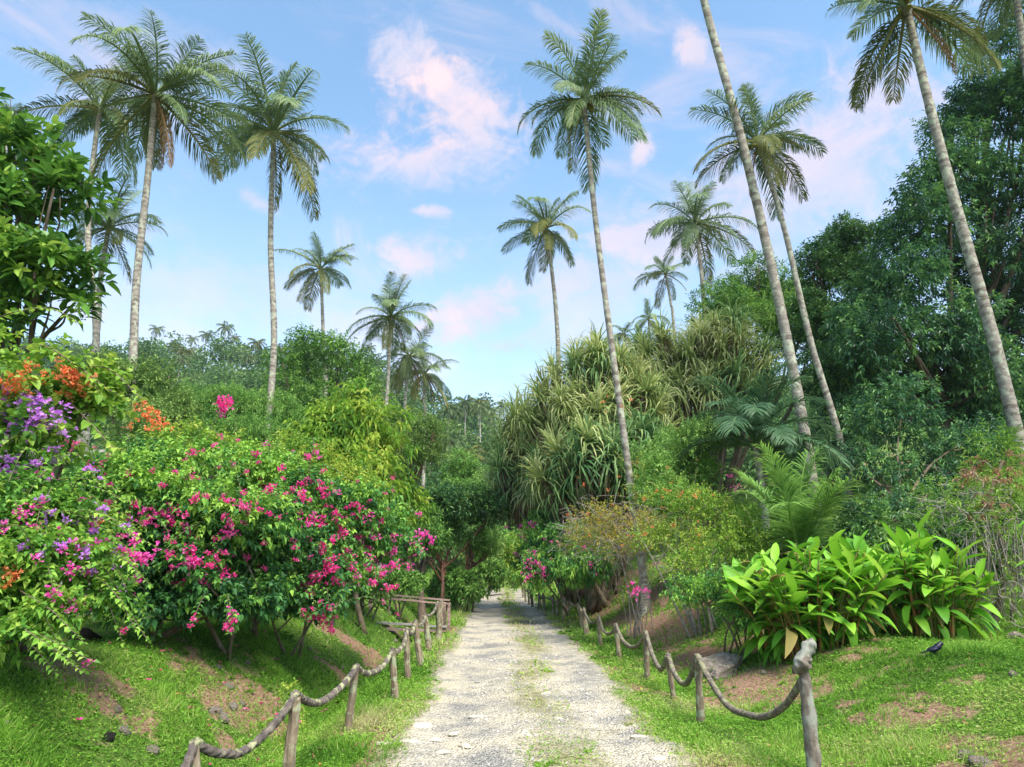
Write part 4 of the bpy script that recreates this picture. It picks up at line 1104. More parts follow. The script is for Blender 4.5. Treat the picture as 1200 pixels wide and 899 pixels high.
# --- right side: screw pines on the mound
def rosette(mat, seed, n=85, L=1.0, W=.035, drp=1.0, spread=1.0, dry=0):
    r = np.random.default_rng(seed); g = Geo()
    for mi, (cnt, elo, ehi, ml) in enumerate([(n, -.25, 1.45, 1.0)] + ([(dry, -1.3, -.7, .8)] if dry else [])):
        az = np.arange(cnt) * 2.39996 + r.normal(0, .2, cnt)
        el = elo + (ehi - elo) * (np.arange(cnt) + .5) / cnt + r.normal(0, .12, cnt)
        Ls = L * ml * r.uniform(.7, 1.1, cnt)
        seg = 5; P = np.zeros((cnt, 3)) + r.normal(0, .03, (cnt, 3)); pts = [P]
        e = el.copy()
        for q in range(seg):
            d = np.stack([np.cos(e) * np.cos(az), np.cos(e) * np.sin(az), np.sin(e)], -1)
            P = P + d * (Ls / seg)[:, None]; pts.append(P)
            e = np.maximum(e - drp * (.12 + .2 * q) * r.uniform(.6, 1.4, cnt) * np.clip(np.cos(e) + .25, 0, 1), -1.5)
        S = np.stack([-np.sin(az), np.cos(az), np.zeros(cnt)], -1)
        ws = np.array([.7, 1, .95, .75, .5, 0]) * W
        V = np.concatenate([np.stack([p - S * w * .5, p + S * w * .5], 1) for p, w in zip(pts[:-1], ws[:-1])] + [pts[-1][:, None]], 1)
        k = V.shape[1]; V = V.reshape(-1, 3); b = np.arange(cnt)[:, None] * k; fs = []
        for q in range(seg - 1): fs += [[2 * q, 2 * q + 1, 2 * q + 3], [2 * q, 2 * q + 3, 2 * q + 2]]
        fs.append([2 * seg - 2, 2 * seg - 1, 2 * seg])
        v = np.clip(r.normal(.45, .2, cnt), 0, 1)
        g.add(V, np.concatenate([b + f for f in fs]), np.concatenate([np.clip(v + .025 * q, 0, 1) for q in range(len(fs))]), mi)
    return g.mesh('leaf_rosette', [mat, M['pand_dry']])


ROS = {'pand': [rosette(M['pand'], 700 + i, 100, 1, .04, .8 + .2 * i, dry=22) for i in range(4)], 'pand_dark': [rosette(M['pand_dark'], 720 + i, 100, 1, .042, 1.0 + .2 * i, dry=18) for i in range(4)]}


def screw_pine(label, blobs, base, nro, size, mats):
    b0 = ground_pt(base[0], base[1], -.05)
    t = thing('screw_pine', label, 'shrub', b0, 'strap leaved screw pines on the mound')
    w = blobs[:, 3] * blobs[:, 5]; w = w / w.sum()
    heads = []
    tries = 0
    while len(heads) < nro and tries < 4000:
        tries += 1
        q = blobs[rng.choice(len(blobs), p=w)]
        d = unit(rng.normal(0, 1, 3) + [0, -.5, .45])
        p = q[:3] + d * q[3:6] * rng.uniform(.55, .95)
        if all(np.linalg.norm(p - h) > size * .5 for h in heads): heads.append(p)
    c = blobs[:, :3].mean(0)
    g = Geo()
    for i, p in enumerate(heads):
        mt = mats[0] if rng.random() < .8 else mats[1]
        out = unit(p - c); tl = math.atan2(math.hypot(out[0], out[1]), .9 + max(out[2], -.3)) * .55
        o = link('leaf_rosette', ROS[mt][int(rng.integers(0, 4))], t, tuple(p))
        q = Vector((out[0] * math.sin(tl), out[1] * math.sin(tl), math.cos(tl))).to_track_quat('Z', 'Y')
        o.rotation_euler = (q @ Matrix.Rotation(rng.uniform(0, 6.28), 3, 'Z').to_quaternion()).to_euler()
        o.scale = (float(size * rng.uniform(.8, 1.15)),) * 3
        m = b0 * .45 + p * .55 + [0, 0, -.35]
        V, Fc = tube_vf(curve_pts([b0 + rng.normal(0, .25, 3) * [1, 1, 0], m + rng.normal(0, .15, 3), p], 10), np.linspace(.10, .05, 10), 6); g.add(V, Fc)
    g.build('stem', M['stem'], t, True)
    return t


P2 = ('pand', 'pand_dark'); P3 = ('pand_dark', 'pand')
bb = pb((835, 410, 26, 50, 34), (800, 440, 25.5, 48, 34), (870, 440, 26, 40, 32), (770, 420, 26, 34, 28), (845, 462, 25, 44, 24), (760, 460, 25, 36, 26))
screw_pine('highest pale strap leaved screw pine at the top of the mound', bb, (at(820, 560, 26.5)[0], 26.8), 48, 1.4, P2)
bb = pb((700, 440, 24, 44, 32), (665, 460, 24, 34, 30), (735, 470, 23.5, 42, 32), (690, 490, 23, 46, 30), (760, 500, 23, 30, 26), (645, 485, 24, 26, 28))
screw_pine('middle strap leaved screw pine behind the tallest leaning trunk', bb, (at(705, 590, 24.5)[0], 24.8), 44, 1.4, P2)
bb = pb((690, 540, 21.5, 44, 32), (725, 550, 21, 36, 34), (660, 560, 21.5, 30, 34), (745, 530, 21.5, 26, 26))
screw_pine('darker green strap leaved screw pine low on the mound', bb, (at(700, 630, 22)[0], 22.3), 28, 1.4, P3)
bb = pb((612, 510, 27, 28, 28), (600, 550, 26.5, 26, 32), (630, 540, 26, 24, 30), (595, 580, 27, 20, 20), (625, 575, 26, 20, 22))
screw_pine('strap leaved screw pine nearest the path with shaggy drooping leaves', bb, (2.7, 27.6), 28, 1.4, P2)

# --- right side: shrubs of the bank
G2 = 'flowering shrubs on the right bank'
b = pb((644, 640, 22, 30, 26), (624, 658, 26, 16, 20), (670, 640, 20, 34, 26), (650, 670, 20, 36, 24), (690, 665, 18.5, 34, 24), (636, 620, 25, 20, 18))
t, sm = shrub('vine_shrub', 'dark viny shrub with pink flowers hanging over the right fence', (at(655, 690, 21)[0] + .5, 21.5), b, M['boug'], 2400, 8, .22, .105, .055, .04, 9, 7, .45, G2, droop=.6, inner=.3, hang=.15)
flowers(t, sm, [(618, 625, 8, 8, 'pink', 2.0), (618, 655, 6, 9, 'pink', 2.2), (622, 668, 6, 9, 'pink', 2.2), (636, 630, 10, 6, 'pink', 1.9), (668, 655, 14, 5, 'pink', 1.3)], 22)
gl, gs = Geo(), Geo()
for i in range(34):
    a = rng.uniform(630, 715); Y = 23 - (a - 630) / 85 * 5.5
    p0 = at(a, rng.uniform(640, 665), Y); p1 = at(a + rng.normal(0, 5), rng.uniform(690, 712), Y - .4); p1[2] = max(p1[2], float(zg(p1[0], p1[1])) + .05)
    cane(gl, gs, [p0, (p0 + p1) / 2 + rng.normal(0, .12, 3), p1], .09, .05, .12, .012, .3, .5)
gl.build('hanging_leaves', M['dark'], t); gs.build('hanging_vine', M['stem'], t, True)

b = pb((700, 620, 15.5, 44, 28), (740, 615, 15, 46, 30), (680, 640, 15.8, 30, 24), (775, 630, 14.6, 40, 28), (720, 645, 15, 44, 20))
sbx = at(745, 690, 15.2)
t, sm = shrub('twiggy_shrub', 'half bare twiggy shrub with tiny yellowing leaves on the right bank', (sbx[0], sbx[1]), b, M['twiggy_leaf'], 1250, 6, .18, .045, .03, .014, 3, 7, .45, G2, droop=.1, bark='twig')
g = Geo()
for i in range(420):
    q = sm[int(rng.integers(0, len(sm)))]; p1 = q[:3] + unit(rng.normal(0, 1, 3)) * q[3:6]
    if i < 10:
        s0 = np.array([sbx[0], sbx[1], float(zg(sbx[0], sbx[1]))]) + rng.normal(0, .12, 3) * [1, 1, 0]; m = s0 * .6 + p1 * .4; m[2] = max(s0[2], p1[2] - .1) + .1
    else:
        s0 = p1 + unit(rng.normal(0, 1, 3) * [1, 1, .55]) * rng.uniform(.3, .75); m = (s0 + p1) / 2 + rng.normal(0, .07, 3) + [0, 0, .05]
    V, Fc = tube_vf(curve_pts([s0, m, p1], 9), np.linspace(.011 if i < 10 else .005, .0022, 9), 3, cap=False); g.add(V, Fc)
g.build('twigs', M['twig'], t, True)
flowers(t, sm, [(720, 605, 22, 4, 'orange', .6), (700, 600, 14, 3, 'orange', .6), (690, 660, 14, 3, 'pink', .8)], 15)

b = pb((800, 600, 13.6, 40, 24), (845, 610, 13.2, 44, 26), (780, 630, 13.4, 40, 22), (830, 645, 12.8, 46, 24), (880, 640, 12.6, 36, 26), (800, 665, 12.6, 34, 18))
t, sm = shrub('yellow_shrub', 'yellow green shrub dotted with orange flowers below the thick leaning trunk', (at(825, 715, 13.2)[0], 13.2), b, M['lime'], 1700, 8, .24, .055, .03, .025, 8, 7, .45, G2, droop=.15, inner=.25, bark='twig', vb=-.05)
gl, gs = Geo(), Geo()
for i in range(26):
    q = sm[int(rng.integers(0, len(sm)))]; d = unit(rng.normal(0, 1, 3) + [-.6, -.5, .3]); p0 = q[:3]; p1 = p0 + d * rng.uniform(.5, .95)
    cane(gl, gs, [p0, (p0 + p1) / 2 + [0, 0, .12], p1], .055, .03, .022, .005, .65, .2)
gl.build('trailing_leaves', M['lime'], t); gs.build('trailing_stem', M['twig'], t, True)
flowers(t, sm, [(790, 580, 12, 8, 'orange', .8), (815, 590, 14, 8, 'orange', .8), (760, 625, 10, 5, 'orange', .7), (800, 610, 12, 5, 'orange', .7), (865, 575, 4, 2, 'pink', .9), (855, 560, 3, 2, 'pink', .9)], 13)

b = pb((800, 520, 17.5, 36, 30), (812, 562, 17.5, 30, 30), (780, 560, 17.2, 32, 34), (770, 590, 16.8, 34, 26), (755, 545, 18, 20, 24))
t, sm = shrub('green_shrub', 'tall fresh green shrub between the screw pines and the blue green palm', (at(805, 660, 17.3)[0], 17.5), b, M['feather'], 2300, 8, .26, .085, .04, .03, 8, 7, .45, G2, droop=.2, inner=.3, vb=.1)
gl, gs = Geo(), Geo()
for i in range(20):
    q = sm[int(rng.integers(0, len(sm)))]; d = unit(rng.normal(0, 1, 3) + [-.3, -.6, .6]); p0 = q[:3]; p1 = p0 + d * rng.uniform(.7, 1.3)
    cane(gl, gs, [p0, (p0 + p1) / 2 + [0, 0, .15], p1], .09, .045, .035, .007, .7, .2)
gl.build('trailing_leaves', M['lime'], t); gs.build('trailing_stem', M['twig'], t, True)
flowers(t, sm, [(722, 590, 12, 6, 'orange', .9), (735, 545, 8, 5, 'orange', .9), (800, 575, 6, 3, 'orange', .9), (715, 470, 10, 5, 'orange', 1.0)], 17)

b = pb((850, 690, 11.2, 30, 24), (875, 715, 10.6, 30, 18), (820, 695, 11.6, 30, 18), (890, 690, 11, 24, 26))
t, sm = shrub('fern_bush', 'soft green bush at the foot of the ginger leaves', (at(860, 735, 11.2)[0], 11.2), b, M['boug'], 1200, 8, .16, .06, .032, .018, 6, 6, .5, G2, droop=.35, vb=.15)
gl, gs = Geo(), Geo()
for C in ([(745, 690, 13.6), (742, 680, 13.5), (748, 684, 13.4)],):
    cane(gl, gs, [at(*c) for c in C], .06, .04, .03, .006)
o_ = thing('flowering_shoot', 'low pink flowering shoot on the bare right bank', 'flower', at(748, 700, 13.6))
gl.build('leaves', M['boug'], o_); gs.build('stem', M['stem'], o_, True)
for (a, b_) in [(742, 688), (748, 694), (744, 696), (758, 692)]:
    link('flower_cluster', BR['pink', int(rng.integers(0, 3))], o_, tuple(at(a, b_, 13.4)), (0, 0, rng.uniform(0, 6)), 1.0)


# --- small palms on the right
def small_palm(label, px, py, Y, reach, n, mat, els, dg, W, trunk_to, lm_=.26, seed=5, bendk=1.0, np_=46):
    c = at(px, py, Y); sc_ = Y / ray(px, py)[1]
    f = ground_pt(c[0] + trunk_to, Y + .1, -.05)
    t = thing('small_palm', label, 'palm tree', f)
    V, Fc = tube_vf(curve_pts([f, (f + c) / 2 + [.05, 0, 0], c], 24), np.linspace(.11, .07, 24) * (1 + .06 * (np.arange(24) % 2)), 8)
    g = Geo(); g.add(V, Fc, np.tile(np.concatenate([np.repeat((np.arange(23) % 2) * .6 + .2, 8)] * 2 + [np.full(16, .5)]), 1)); g.build('trunk', M['trunk_palm'], t, True)
    ms = [frond_mesh(R(e), R(b * bendk), mat, seed * 10 + i, np_, lm_, W, 16, dg) for i, (e, b) in enumerate(els)]
    for i in range(n):
        j = i % len(ms); az = i * 2.39996 + seed
        link('frond', ms[j], t, tuple(c), (rng.normal(0, .05), rng.normal(0, .05), az), float(reach * sc_ * rng.uniform(.85, 1.1)))
    return t


small_palm('blue green feather palm with broad arching fronds beside the thick leaning trunk', 885, 522, 16.6, 108, 20, M['palm_blue'], [(78, 75), (62, 95), (48, 95), (34, 88), (20, 80), (5, 65)], .55, .0125, .1, .3, 31, 1, 72)
small_palm('second blue green feather palm at the foot of the leaning palms', 940, 540, 23, 60, 13, M['palm_blue'], [(78, 70), (58, 95), (38, 90), (18, 75)], .6, .0125, .1, .3, 37, 1, 64)
small_palm('young bright green coconut palm with upright fronds behind the ginger clump', 940, 662, 12.2, 136, 13, M['palm_young'], [(84, 22), (72, 34), (62, 44), (50, 56)], .4, .0135, .05, .33, 44, 1, 64)
small_palm('young palm fronds showing at the right edge', 1218, 640, 11.5, 62, 9, M['palm_young'], [(70, 50), (45, 70), (25, 70)], .5, .02, .1, .3, 48)


# --- ginger clumps
def big_leaf(seed, arch):
    g = Geo(); n = 7; s = np.linspace(0, 1, n)
    x = s * (1 - .12 * arch * s); z = -.38 * arch * s ** 2.1 + .04 * s
    w = .5 * .35 * np.sin(math.pi * np.clip(.06 + .9 * s, 0, 1)) ** .75 * (1 - .25 * s); w[-1] = 0.002; w[0] = .012
    P = np.stack([x, np.zeros(n), z], -1)
    V = np.concatenate([P, P + np.stack([np.zeros(n), w, w * .30 + .012 * np.sin(s * 9 + seed)], -1), P + np.stack([np.zeros(n), -w, w * .30 + .012 * np.sin(s * 8 + seed * 2)], -1)])
    i = np.arange(n - 1)
    g.addq(V, np.concatenate([np.stack([i, i + 1, n + i + 1, n + i], 1), np.stack([2 * n + i, 2 * n + i + 1, i + 1, i], 1)]), np.clip(.62 - .05 * (seed % 6), 0, 1))
    return g.mesh('leaf', M['ginger'], True)


M['ginger_dry'] = leaf_mat('ginger_dry', [(.16, .12, .04), (.27, .22, .07), (.40, .34, .1), (.45, .4, .12)], .25, .6, .2, .6)
GL = [big_leaf(i, .5 + .36 * i) for i in range(6)]
GD = [big_leaf(i + 3, 1.6 + .5 * i) for i in range(2)]
for m_ in GD: m_.materials.clear(); m_.materials.append(M['ginger_dry'])


def ginger(label, px, py, Y, wpx, hpx, nst, nl, size):
    c = at(px, py, Y); sc_ = Y / ray(px, py)[1]
    b0 = ground_pt(c[0], Y, 0)
    t = thing('ginger_clump', label, 'plant', b0, 'ginger clumps on the right lawn')
    for i in range(nst):
        gs = Geo()
        a = rng.uniform(0, 6.28); rr = math.sqrt(rng.random())
        x0 = c[0] + math.cos(a) * rr * wpx * .30 * sc_; y0 = Y + math.sin(a) * rr * .45
        f = ground_pt(x0, y0, -.03)
        h = hpx * sc_ * rng.uniform(.62, 1.0) * (1 - .22 * rr)
        ln = np.array([math.cos(a) * rr * wpx * .28 * sc_, math.sin(a) * rr * .4 - .05, h])
        tip = f + ln
        P = curve_pts([f, f + ln * [.35, .35, .55], tip], 9)
        V, Fc = tube_vf(P, np.linspace(.016, .007, 9), 5); gs.add(V, Fc, np.clip(np.repeat(np.linspace(1, 0, len(Fc)), 1) + rng.normal(0, .1), 0, 1))
        stem_o = gs.build('stem', M['ginger_stem'], t, True)
        az0 = rng.uniform(0, 6.28)
        for j in range(nl):
            q = .2 + .8 * (j + .6) / nl; p = f + (curve_pts([f, f + ln * [.35, .35, .55], tip], 30)[min(int(q * 29), 29)] - f)
            az = az0 + math.pi * (j % 2) + rng.normal(0, .5)
            el = .15 + .72 * q ** 2 + rng.normal(0, .2) - (.35 if j == 0 else 0)
            if j == nl - 1: el = .95 + rng.normal(0, .2)
            o = link('leaf', GD[j % 2] if rng.random() < (.16 if j < 2 else .03) else GL[int(np.clip(5 - 4.5 * q + rng.normal(0, 1), 0, 5))], stem_o, tuple(p), (rng.normal(0, .25), -el, az))
            s_ = float(size * rng.uniform(.55, 1.3)); o.scale = (s_, s_ * rng.uniform(.85, 1.15), s_)
    return t


ginger('big lush ginger clump with broad lime green leaves on the lawn edge', 950, 742, 10.2, 170, 132, 84, 8, .44)
ginger('second ginger clump showing reddish stems near the tangled vine', 1085, 735, 10.6, 130, 132, 54, 8, .44)
shrub('ground_plants', 'low leafy plants filling the shade under the ginger clumps', (at(1010, 745, 10.9)[0], 10.9), pb((930, 728, 10.4, 30, 14), (985, 730, 10.6, 34, 14), (1050, 725, 11, 40, 16), (900, 722, 10.6, 26, 16)), M['boug'], 700, 7, .12, .07, .035, .012, 4, 5, .5)

# --- tangled vine and its fern at the right edge
c0 = at(1150, 640, 10.8); bz = ground_pt(at(1172, 740, 10.8)[0], 10.9)
t = thing('tangled_vine', 'dry tangled vine heap with reddish withered leaves at the right edge', 'vine', bz)
blv = pb((1110, 590, 10.8, 40, 26), (1150, 580, 10.9, 36, 26), (1170, 640, 10.7, 26, 44), (1180, 690, 10.6, 26, 40), (1125, 610, 10.6, 36, 22))
g = Geo()
for i in range(150):
    q = blv[int(rng.integers(0, len(blv)))]; p = q[:3] + unit(rng.normal(0, 1, 3)) * q[3:6] * rng.uniform(.5, 1)
    C = [p]; d = unit(rng.normal(0, 1, 3))
    for j in range(5):
        d = unit(d + rng.normal(0, .7, 3) + [0, 0, -.22]); C.append(C[-1] + d * rng.uniform(.07, .17))
    V, Fc = tube_vf(curve_pts(C, 14), np.linspace(.007, .003, 14) * rng.uniform(.6, 1.3), 3, cap=False); g.add(V, Fc)
for i in range(40):
    a = rng.uniform(1130, 1200); p = at(a, rng.uniform(600, 650), 10.5); q = at(a + rng.normal(10, 10), rng.uniform(690, 742), 10.6)
    V, Fc = tube_vf(curve_pts([p, (p + q) / 2 + rng.normal(0, .08, 3), q], 12), np.linspace(.01, .004, 12), 3, cap=False); g.add(V, Fc)
g.build('stems', M['twig'], t, True)
g = Geo(); V, Fc = tube_vf(curve_pts([bz + [0, .1, -.05], at(1178, 660, 10.9), at(1160, 590, 10.9), at(1175, 540, 11)], 18), np.linspace(.06, .02, 18), 7); g.add(V, Fc); g.build('main_stem', M['stem'], t, True)
g = Geo(); crown(g, pb((1140, 562, 10.7, 12, 10), (1175, 562, 10.6, 14, 10), (1160, 590, 10.6, 12, 10), (1185, 540, 10.8, 8, 8), (1145, 545, 10.8, 6, 6), (1150, 600, 10.6, 10, 8)), 60, 6, .09, .075, .028, droop=.6); g.build('withered_leaves', M['redleaf'], t)
g = Geo(); crown(g, blv, 480, 6, .14, .07, .026, droop=.2, vb=.15); g.build('leaves', M['fern'], t)
b = pb((1170, 530, 11.3, 18, 24), (1195, 560, 11.3, 16, 26), (1160, 560, 11.4, 14, 16), (1185, 600, 11.2, 14, 26))
tf = thing('fern_plant', 'spiky fern like plant standing above the tangled vine', 'plant', ground_pt(at(1185, 730, 11.5)[0], 11.5))
g = Geo(); crown(g, b, 190, 9, .3, .13, .022, droop=.2, upb=.3); g.build('leaves', M['fern'], tf)
g = Geo(); V, Fc = tube_vf(curve_pts([ground_pt(at(1185, 730, 11.5)[0], 11.5, -.05), at(1188, 640, 11.4), at(1178, 530, 11.3)], 12), np.linspace(.035, .012, 12), 6); g.add(V, Fc); g.build('stem', M['stem'], tf, True)
# broad leaves reaching in at the right edge
te = thing('edge_plant', 'few broad light green leaves reaching in at the right edge', 'plant', ground_pt(at(1235, 800, 7.2)[0], 7.2))
g = Geo(); V, Fc = tube_vf(curve_pts([ground_pt(at(1235, 800, 7.2)[0], 7.2, -.05), at(1228, 700, 7.2), at(1222, 600, 7.2)], 10), np.linspace(.018, .008, 10), 6); g.add(V, Fc); g.build('stem', M['stem'], te, True)
for (a, b_, rz, ry) in [(1224, 606, 3.0, .1), (1226, 645, 3.2, .2), (1226, 658, 2.9, -.1), (1222, 600, 1.2, -.6), (1225, 640, .2, -.3)]:
    link('leaf', GL[1], te, tuple(at(a, b_, 7.2)), (0, ry, rz), .32)
#PART3

# ------------------------------------------------------------------ wooded hill
def forest(n, seed):
    global rng
    g = Geo()
    r = np.random.default_rng(seed)
    Y = 70 + 165 * r.random(n) ** 1.1
    a = r.uniform(-.84, .5, n)
    x = a * Y
    z = zg(x, Y)
    order = np.arange(n)
    for i in order:
        h = r.uniform(5, 11); w = r.uniform(2.8, 5.6)
        c = np.array([x[i], Y[i], z[i] + h * .62])
        bl_ = lumps(c, (w, w, h * .45), 5, .55)
        k = int(95 if Y[i] < 150 else 70)
        tv = np.clip(r.normal(.42, .2), .05, .9)
        m = len(bl_); bi = r.integers(0, m, k * 4)
        d = unit(r.normal(0, 1, (k * 4, 3)) + [0, -.25, .35])
        P = bl_[bi, :3] + d * bl_[bi, 3:6] * r.uniform(.7, 1.08, (k * 4, 1))
        s = r.uniform(.5, 1.0, k * 4) * (.62 + Y[i] / 260)
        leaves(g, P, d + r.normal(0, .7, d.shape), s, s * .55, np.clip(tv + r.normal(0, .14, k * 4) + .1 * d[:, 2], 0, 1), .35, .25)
    return g


g = forest(600, 5)
tag(g.build('forest', M['forest']), 'dense mixed tropical forest covering the hillside behind the palms', 'forest', kind='stuff')

# far palms that stand out of the wood
g = Geo()
for i in range(17):
    el = R(70 - 105 * (i / 17) ** 1.1); az = i * 2.39996
    s = np.linspace(0, 1, 6); an = el - R(70) * s ** 1.3
    P = np.vstack([[0, 0, 0], np.cumsum(np.stack([np.cos(an[1:]) * math.cos(az), np.cos(an[1:]) * math.sin(az), np.sin(an[1:])], -1) / 5, axis=0)])
    Q = curve_pts(P, 15); T = unit(np.gradient(Q, axis=0)); S = unit(np.cross(T, [0, 0, 1.]))
    for sd in (-1, 1):
        leaves(g, Q[2:], S[2:] * sd + T[2:] * .7 + [0, 0, -.5], .32, .055, rng.uniform(.1, .8, 13), .2, .3)
FARC = g.mesh('crown', M['palm'])
FARC_Y = FARC.copy(); FARC_Y.materials.clear(); FARC_Y.materials.append(M['palm_yellow'])
g = Geo(); V, Fc = tube_vf(curve_pts([(0, 0, 0), (.03, 0, .5), (0, 0, 1)], 7), np.linspace(.022, .014, 7), 6); g.add(V, Fc, .7)
FART = g.mesh('trunk', M['trunk_palm'], True)
far = [(205, 405, 205), (225, 400, 205), (262, 408, 190), (275, 396, 205), (243, 392, 210), (182, 400, 200), (300, 412, 195), (420, 425, 170), (432, 428, 180), (560, 472, 170), (540, 500, 130), (525, 530, 110), (550, 545, 100), (515, 560, 90),
       (527, 610 - 70, 75), (535, 480, 150), (575, 500, 140), (562, 520, 120), (440, 460, 120), (425, 480, 100), (590, 490, 160), (580, 530, 110), (290, 420, 150), (210, 440, 140), (330, 410, 180), (505, 540, 95), (545, 520, 125), (215, 420, 170)]
for i, (a, b_, Y) in enumerate(far):
    c = at(a, b_, Y); h = rng.uniform(6, 9); zz = float(zg(c[0], c[1])); top = max(c[2], zz + 9.5 + 2.5 * (i % 3))
    t = thing('distant_palm', 'small distant coconut palm standing out of the wooded hillside', 'palm tree', (c[0], c[1], zz), 'distant palms on the wooded hillside')
    link('trunk', FART, t, (c[0], c[1], zz), (0, 0, rng.uniform(0, 6)), (float(top - zz) * .55, float(top - zz) * .55, float(top - zz)))
    link('crown', FARC if i % 3 else FARC_Y, t, (c[0], c[1], float(top)), (0, 0, rng.uniform(0, 6)), float(rng.uniform(1.9, 3.0)))


# ------------------------------------------------------------------ fences
def post_geo(h, r, seed, knobs=0, pointed=False):
    q = np.random.default_rng(seed); n = 9
    z = np.linspace(-.12, h, n); P = np.stack([q.normal(0, r * .13, n).cumsum() * .5, q.normal(0, r * .13, n).cumsum() * .5, z], -1)
    rad = r * (1.06 - .16 * np.linspace(0, 1, n)) * (1 + q.normal(0, .06, n))
    if pointed: rad[-1] *= .55
    V, Fc = tube_vf(P, rad, 8)
    V[:72] += q.normal(0, r * .05, (72, 3))
    V[64:72, 2] += q.normal(0, r * .35, 8)
    return V, Fc


def gpix(px, py):
    """the ground under a picture point"""
    d = ray(px, py); d = d / d[1]
    Ys = np.arange(3.0, 60, .02); Ps = np.array([0, 0, CAMZ]) + d[None] * Ys[:, None]
    k = np.nonzero(Ps[:, 2] <= zg(Ps[:, 0], Ps[:, 1]))[0]
    if len(k): return Ps[k[0]]
    return np.array([0, 0, CAMZ]) + d * 45


def fence(label, posts, rr, ropemat, sag, amp, twist, side, special=None, lich=()):
    """posts: (foot px, foot py, head px, head py, width px)"""
    info = []
    for (fx, fy, hx, hy, w) in posts:
        if fy <= 899: p = gpix(fx, fy)
        else:
            d = ray(fx, fy); Y = CAMZ / -d[2] * d[1]; p = np.array([d[0] / d[1] * Y, Y, 0.])
        p[2] = float(zg(p[0], p[1])); top = at(hx, hy, p[1]); info.append([p, top, w * .43 * p[1] / ray(fx, fy)[1]])
    t = thing('rope_fence', label, 'fence', info[0][0])
    tops = []
    for i, (p, top, r) in enumerate(info):
        h = max(top[2] - p[2], .3)
        V, Fc = post_geo(h, r, 50 + i + int((side + 5) * 100))
        V = V + p; sh = np.clip((V[:, 2] - p[2]) / h, 0, 1)[:, None]; V = V + sh * ((top - p) * [1, 1, 0])
        g = Geo()
        if special == i:   # the knobbly lichened post with a bent head
            q = np.random.default_rng(4)
            C = [p + [0, 0, -.1], p * .6 + top * .4 + [.01, 0, 0], top + [-.005, 0, -.02], top + [-.02, 0, .06], top + [.0, 0, .15], top + [.06, 0, .23], top + [.11, 0, .25]]
            n_ = 64; Q = curve_pts(C, n_); tt = np.linspace(0, 1, n_)
            rad = r * np.interp(tt, [0, .42, .52, .62, .72, .88, .96, 1], [1.0, .95, 1.45, 1.3, .85, .95, .85, .3])
            V, Fc = tube_vf(Q, rad, 16)
            th = np.tile(np.arange(16), n_); ii = np.repeat(np.arange(n_), 16)
            bump = fbm(th * .55 + 3, ii * .22, 3, 3) - .5 + np.maximum(fbm(th * .5 + 40, ii * .14, 23, 2) - .62, 0) * 3.2
            cen = np.repeat(Q, 16, axis=0)
            V[:16 * n_] = cen + (V[:16 * n_] - cen) * (1 + .75 * bump[:, None])
        g.add(V, Fc)
        g.build('post', M['post_lichen'] if special == i or i in lich else M['post'], t, special == i)
        tops.append(top + [0, 0, .0])
    for i in range(len(tops) - 1):
        a, b = tops[i], tops[i + 1]
        dist = np.linalg.norm(b - a); n = int(max(16, min(150, dist / .009))) if a[1] < 13 else 24
        s = np.linspace(0, 1, n)
        dip = (sag[i] if isinstance(sag, (list, tuple)) and i < len(sag) else (sag[-1] if isinstance(sag, (list, tuple)) else sag))
        P = a[None] * (1 - s)[:, None] + b[None] * s[:, None]
        curve_ = (1 - (2 * np.abs(s - .5)) ** 2.2)
        P[:, 2] -= dip * curve_ - rr * .6
        P += np.stack([fbm(s * 3 + i * 3, s * 0 + side, 5, 2) - .5, fbm(s * 3 + i, s * 0 + side + 4, 8, 2) - .5, fbm(s * 4 + i, s * 0 + 9, 15, 2) - .5], -1) * np.sin(math.pi * s)[:, None] * .05
        g = Geo(); V, Fc = tube_vf(P, rr * (1 + .12 * (fbm(s * 6 + i, s * 0, 3, 2) - .5)), 12 if a[1] < 13 else 7, twist, amp); g.add(V, Fc)
        g.build('rope', M[ropemat], t, True)
    return t, info


lp = [(150, 1010, 158, 925, 18), (235, 960, 229, 872, 16), (338, 915, 346, 816, 17), (408, 856, 418, 783, 11), (463, 820, 460, 763, 10), (479, 797, 477, 739, 9), (493, 780, 487, 729, 9), (503, 763, 499, 722, 8), (514, 750, 513, 707, 9), (519, 741, 517, 705, 7)]
fence('left rope fence of weathered posts joined by a thick lichened rope', lp, .031, 'liana', [.2, .22, .17, .16, .15, .12, .12, .1, .05], .12, 90, -1)
lp2 = [(533, 716, 531, 697, 4), (535, 712, 535, 694, 4), (540, 709, 539, 693, 4), (545, 706, 545, 690, 3), (549, 703, 549, 689, 3), (553, 701, 553, 687, 3), (556, 699, 556, 686, 3), (560, 697, 559, 685, 3), (561, 694, 560, 668, 4), (566, 695, 565, 683, 3), (572, 693, 571, 682, 3), (577, 691, 576, 680, 3)]
fence('far stretch of the left fence beyond the footbridge', lp2, .035, 'liana', .1, .1, 50, -2)
rp = [(953, 915, 944, 792, 17), (820, 848, 817, 770, 11), (790, 820, 783, 769, 8), (758, 797, 757, 742, 8), (726, 772, 722, 733, 7), (704, 757, 702, 723, 6), (688, 743, 684, 714, 8), (683, 738, 678, 708, 6), (668, 731, 667, 704, 4.5), (660, 726, 661, 702, 4.5), (654, 723, 654, 701, 4), (649, 722, 648, 698, 4), (638, 716, 636, 696, 4), (632, 715, 632, 696, 4), (624, 711, 623, 691, 4), (620, 708, 619, 690, 3), (616, 705, 615, 688, 3), (613, 700, 612, 684, 3)]
fence('right fence of short posts linked by dark swagged rope ending at a knobbly lichened post', rp, .029, 'rope', [.46, .31, .31, .3, .26, .22, .1, .1, .15], .17, 170, 1, special=0)

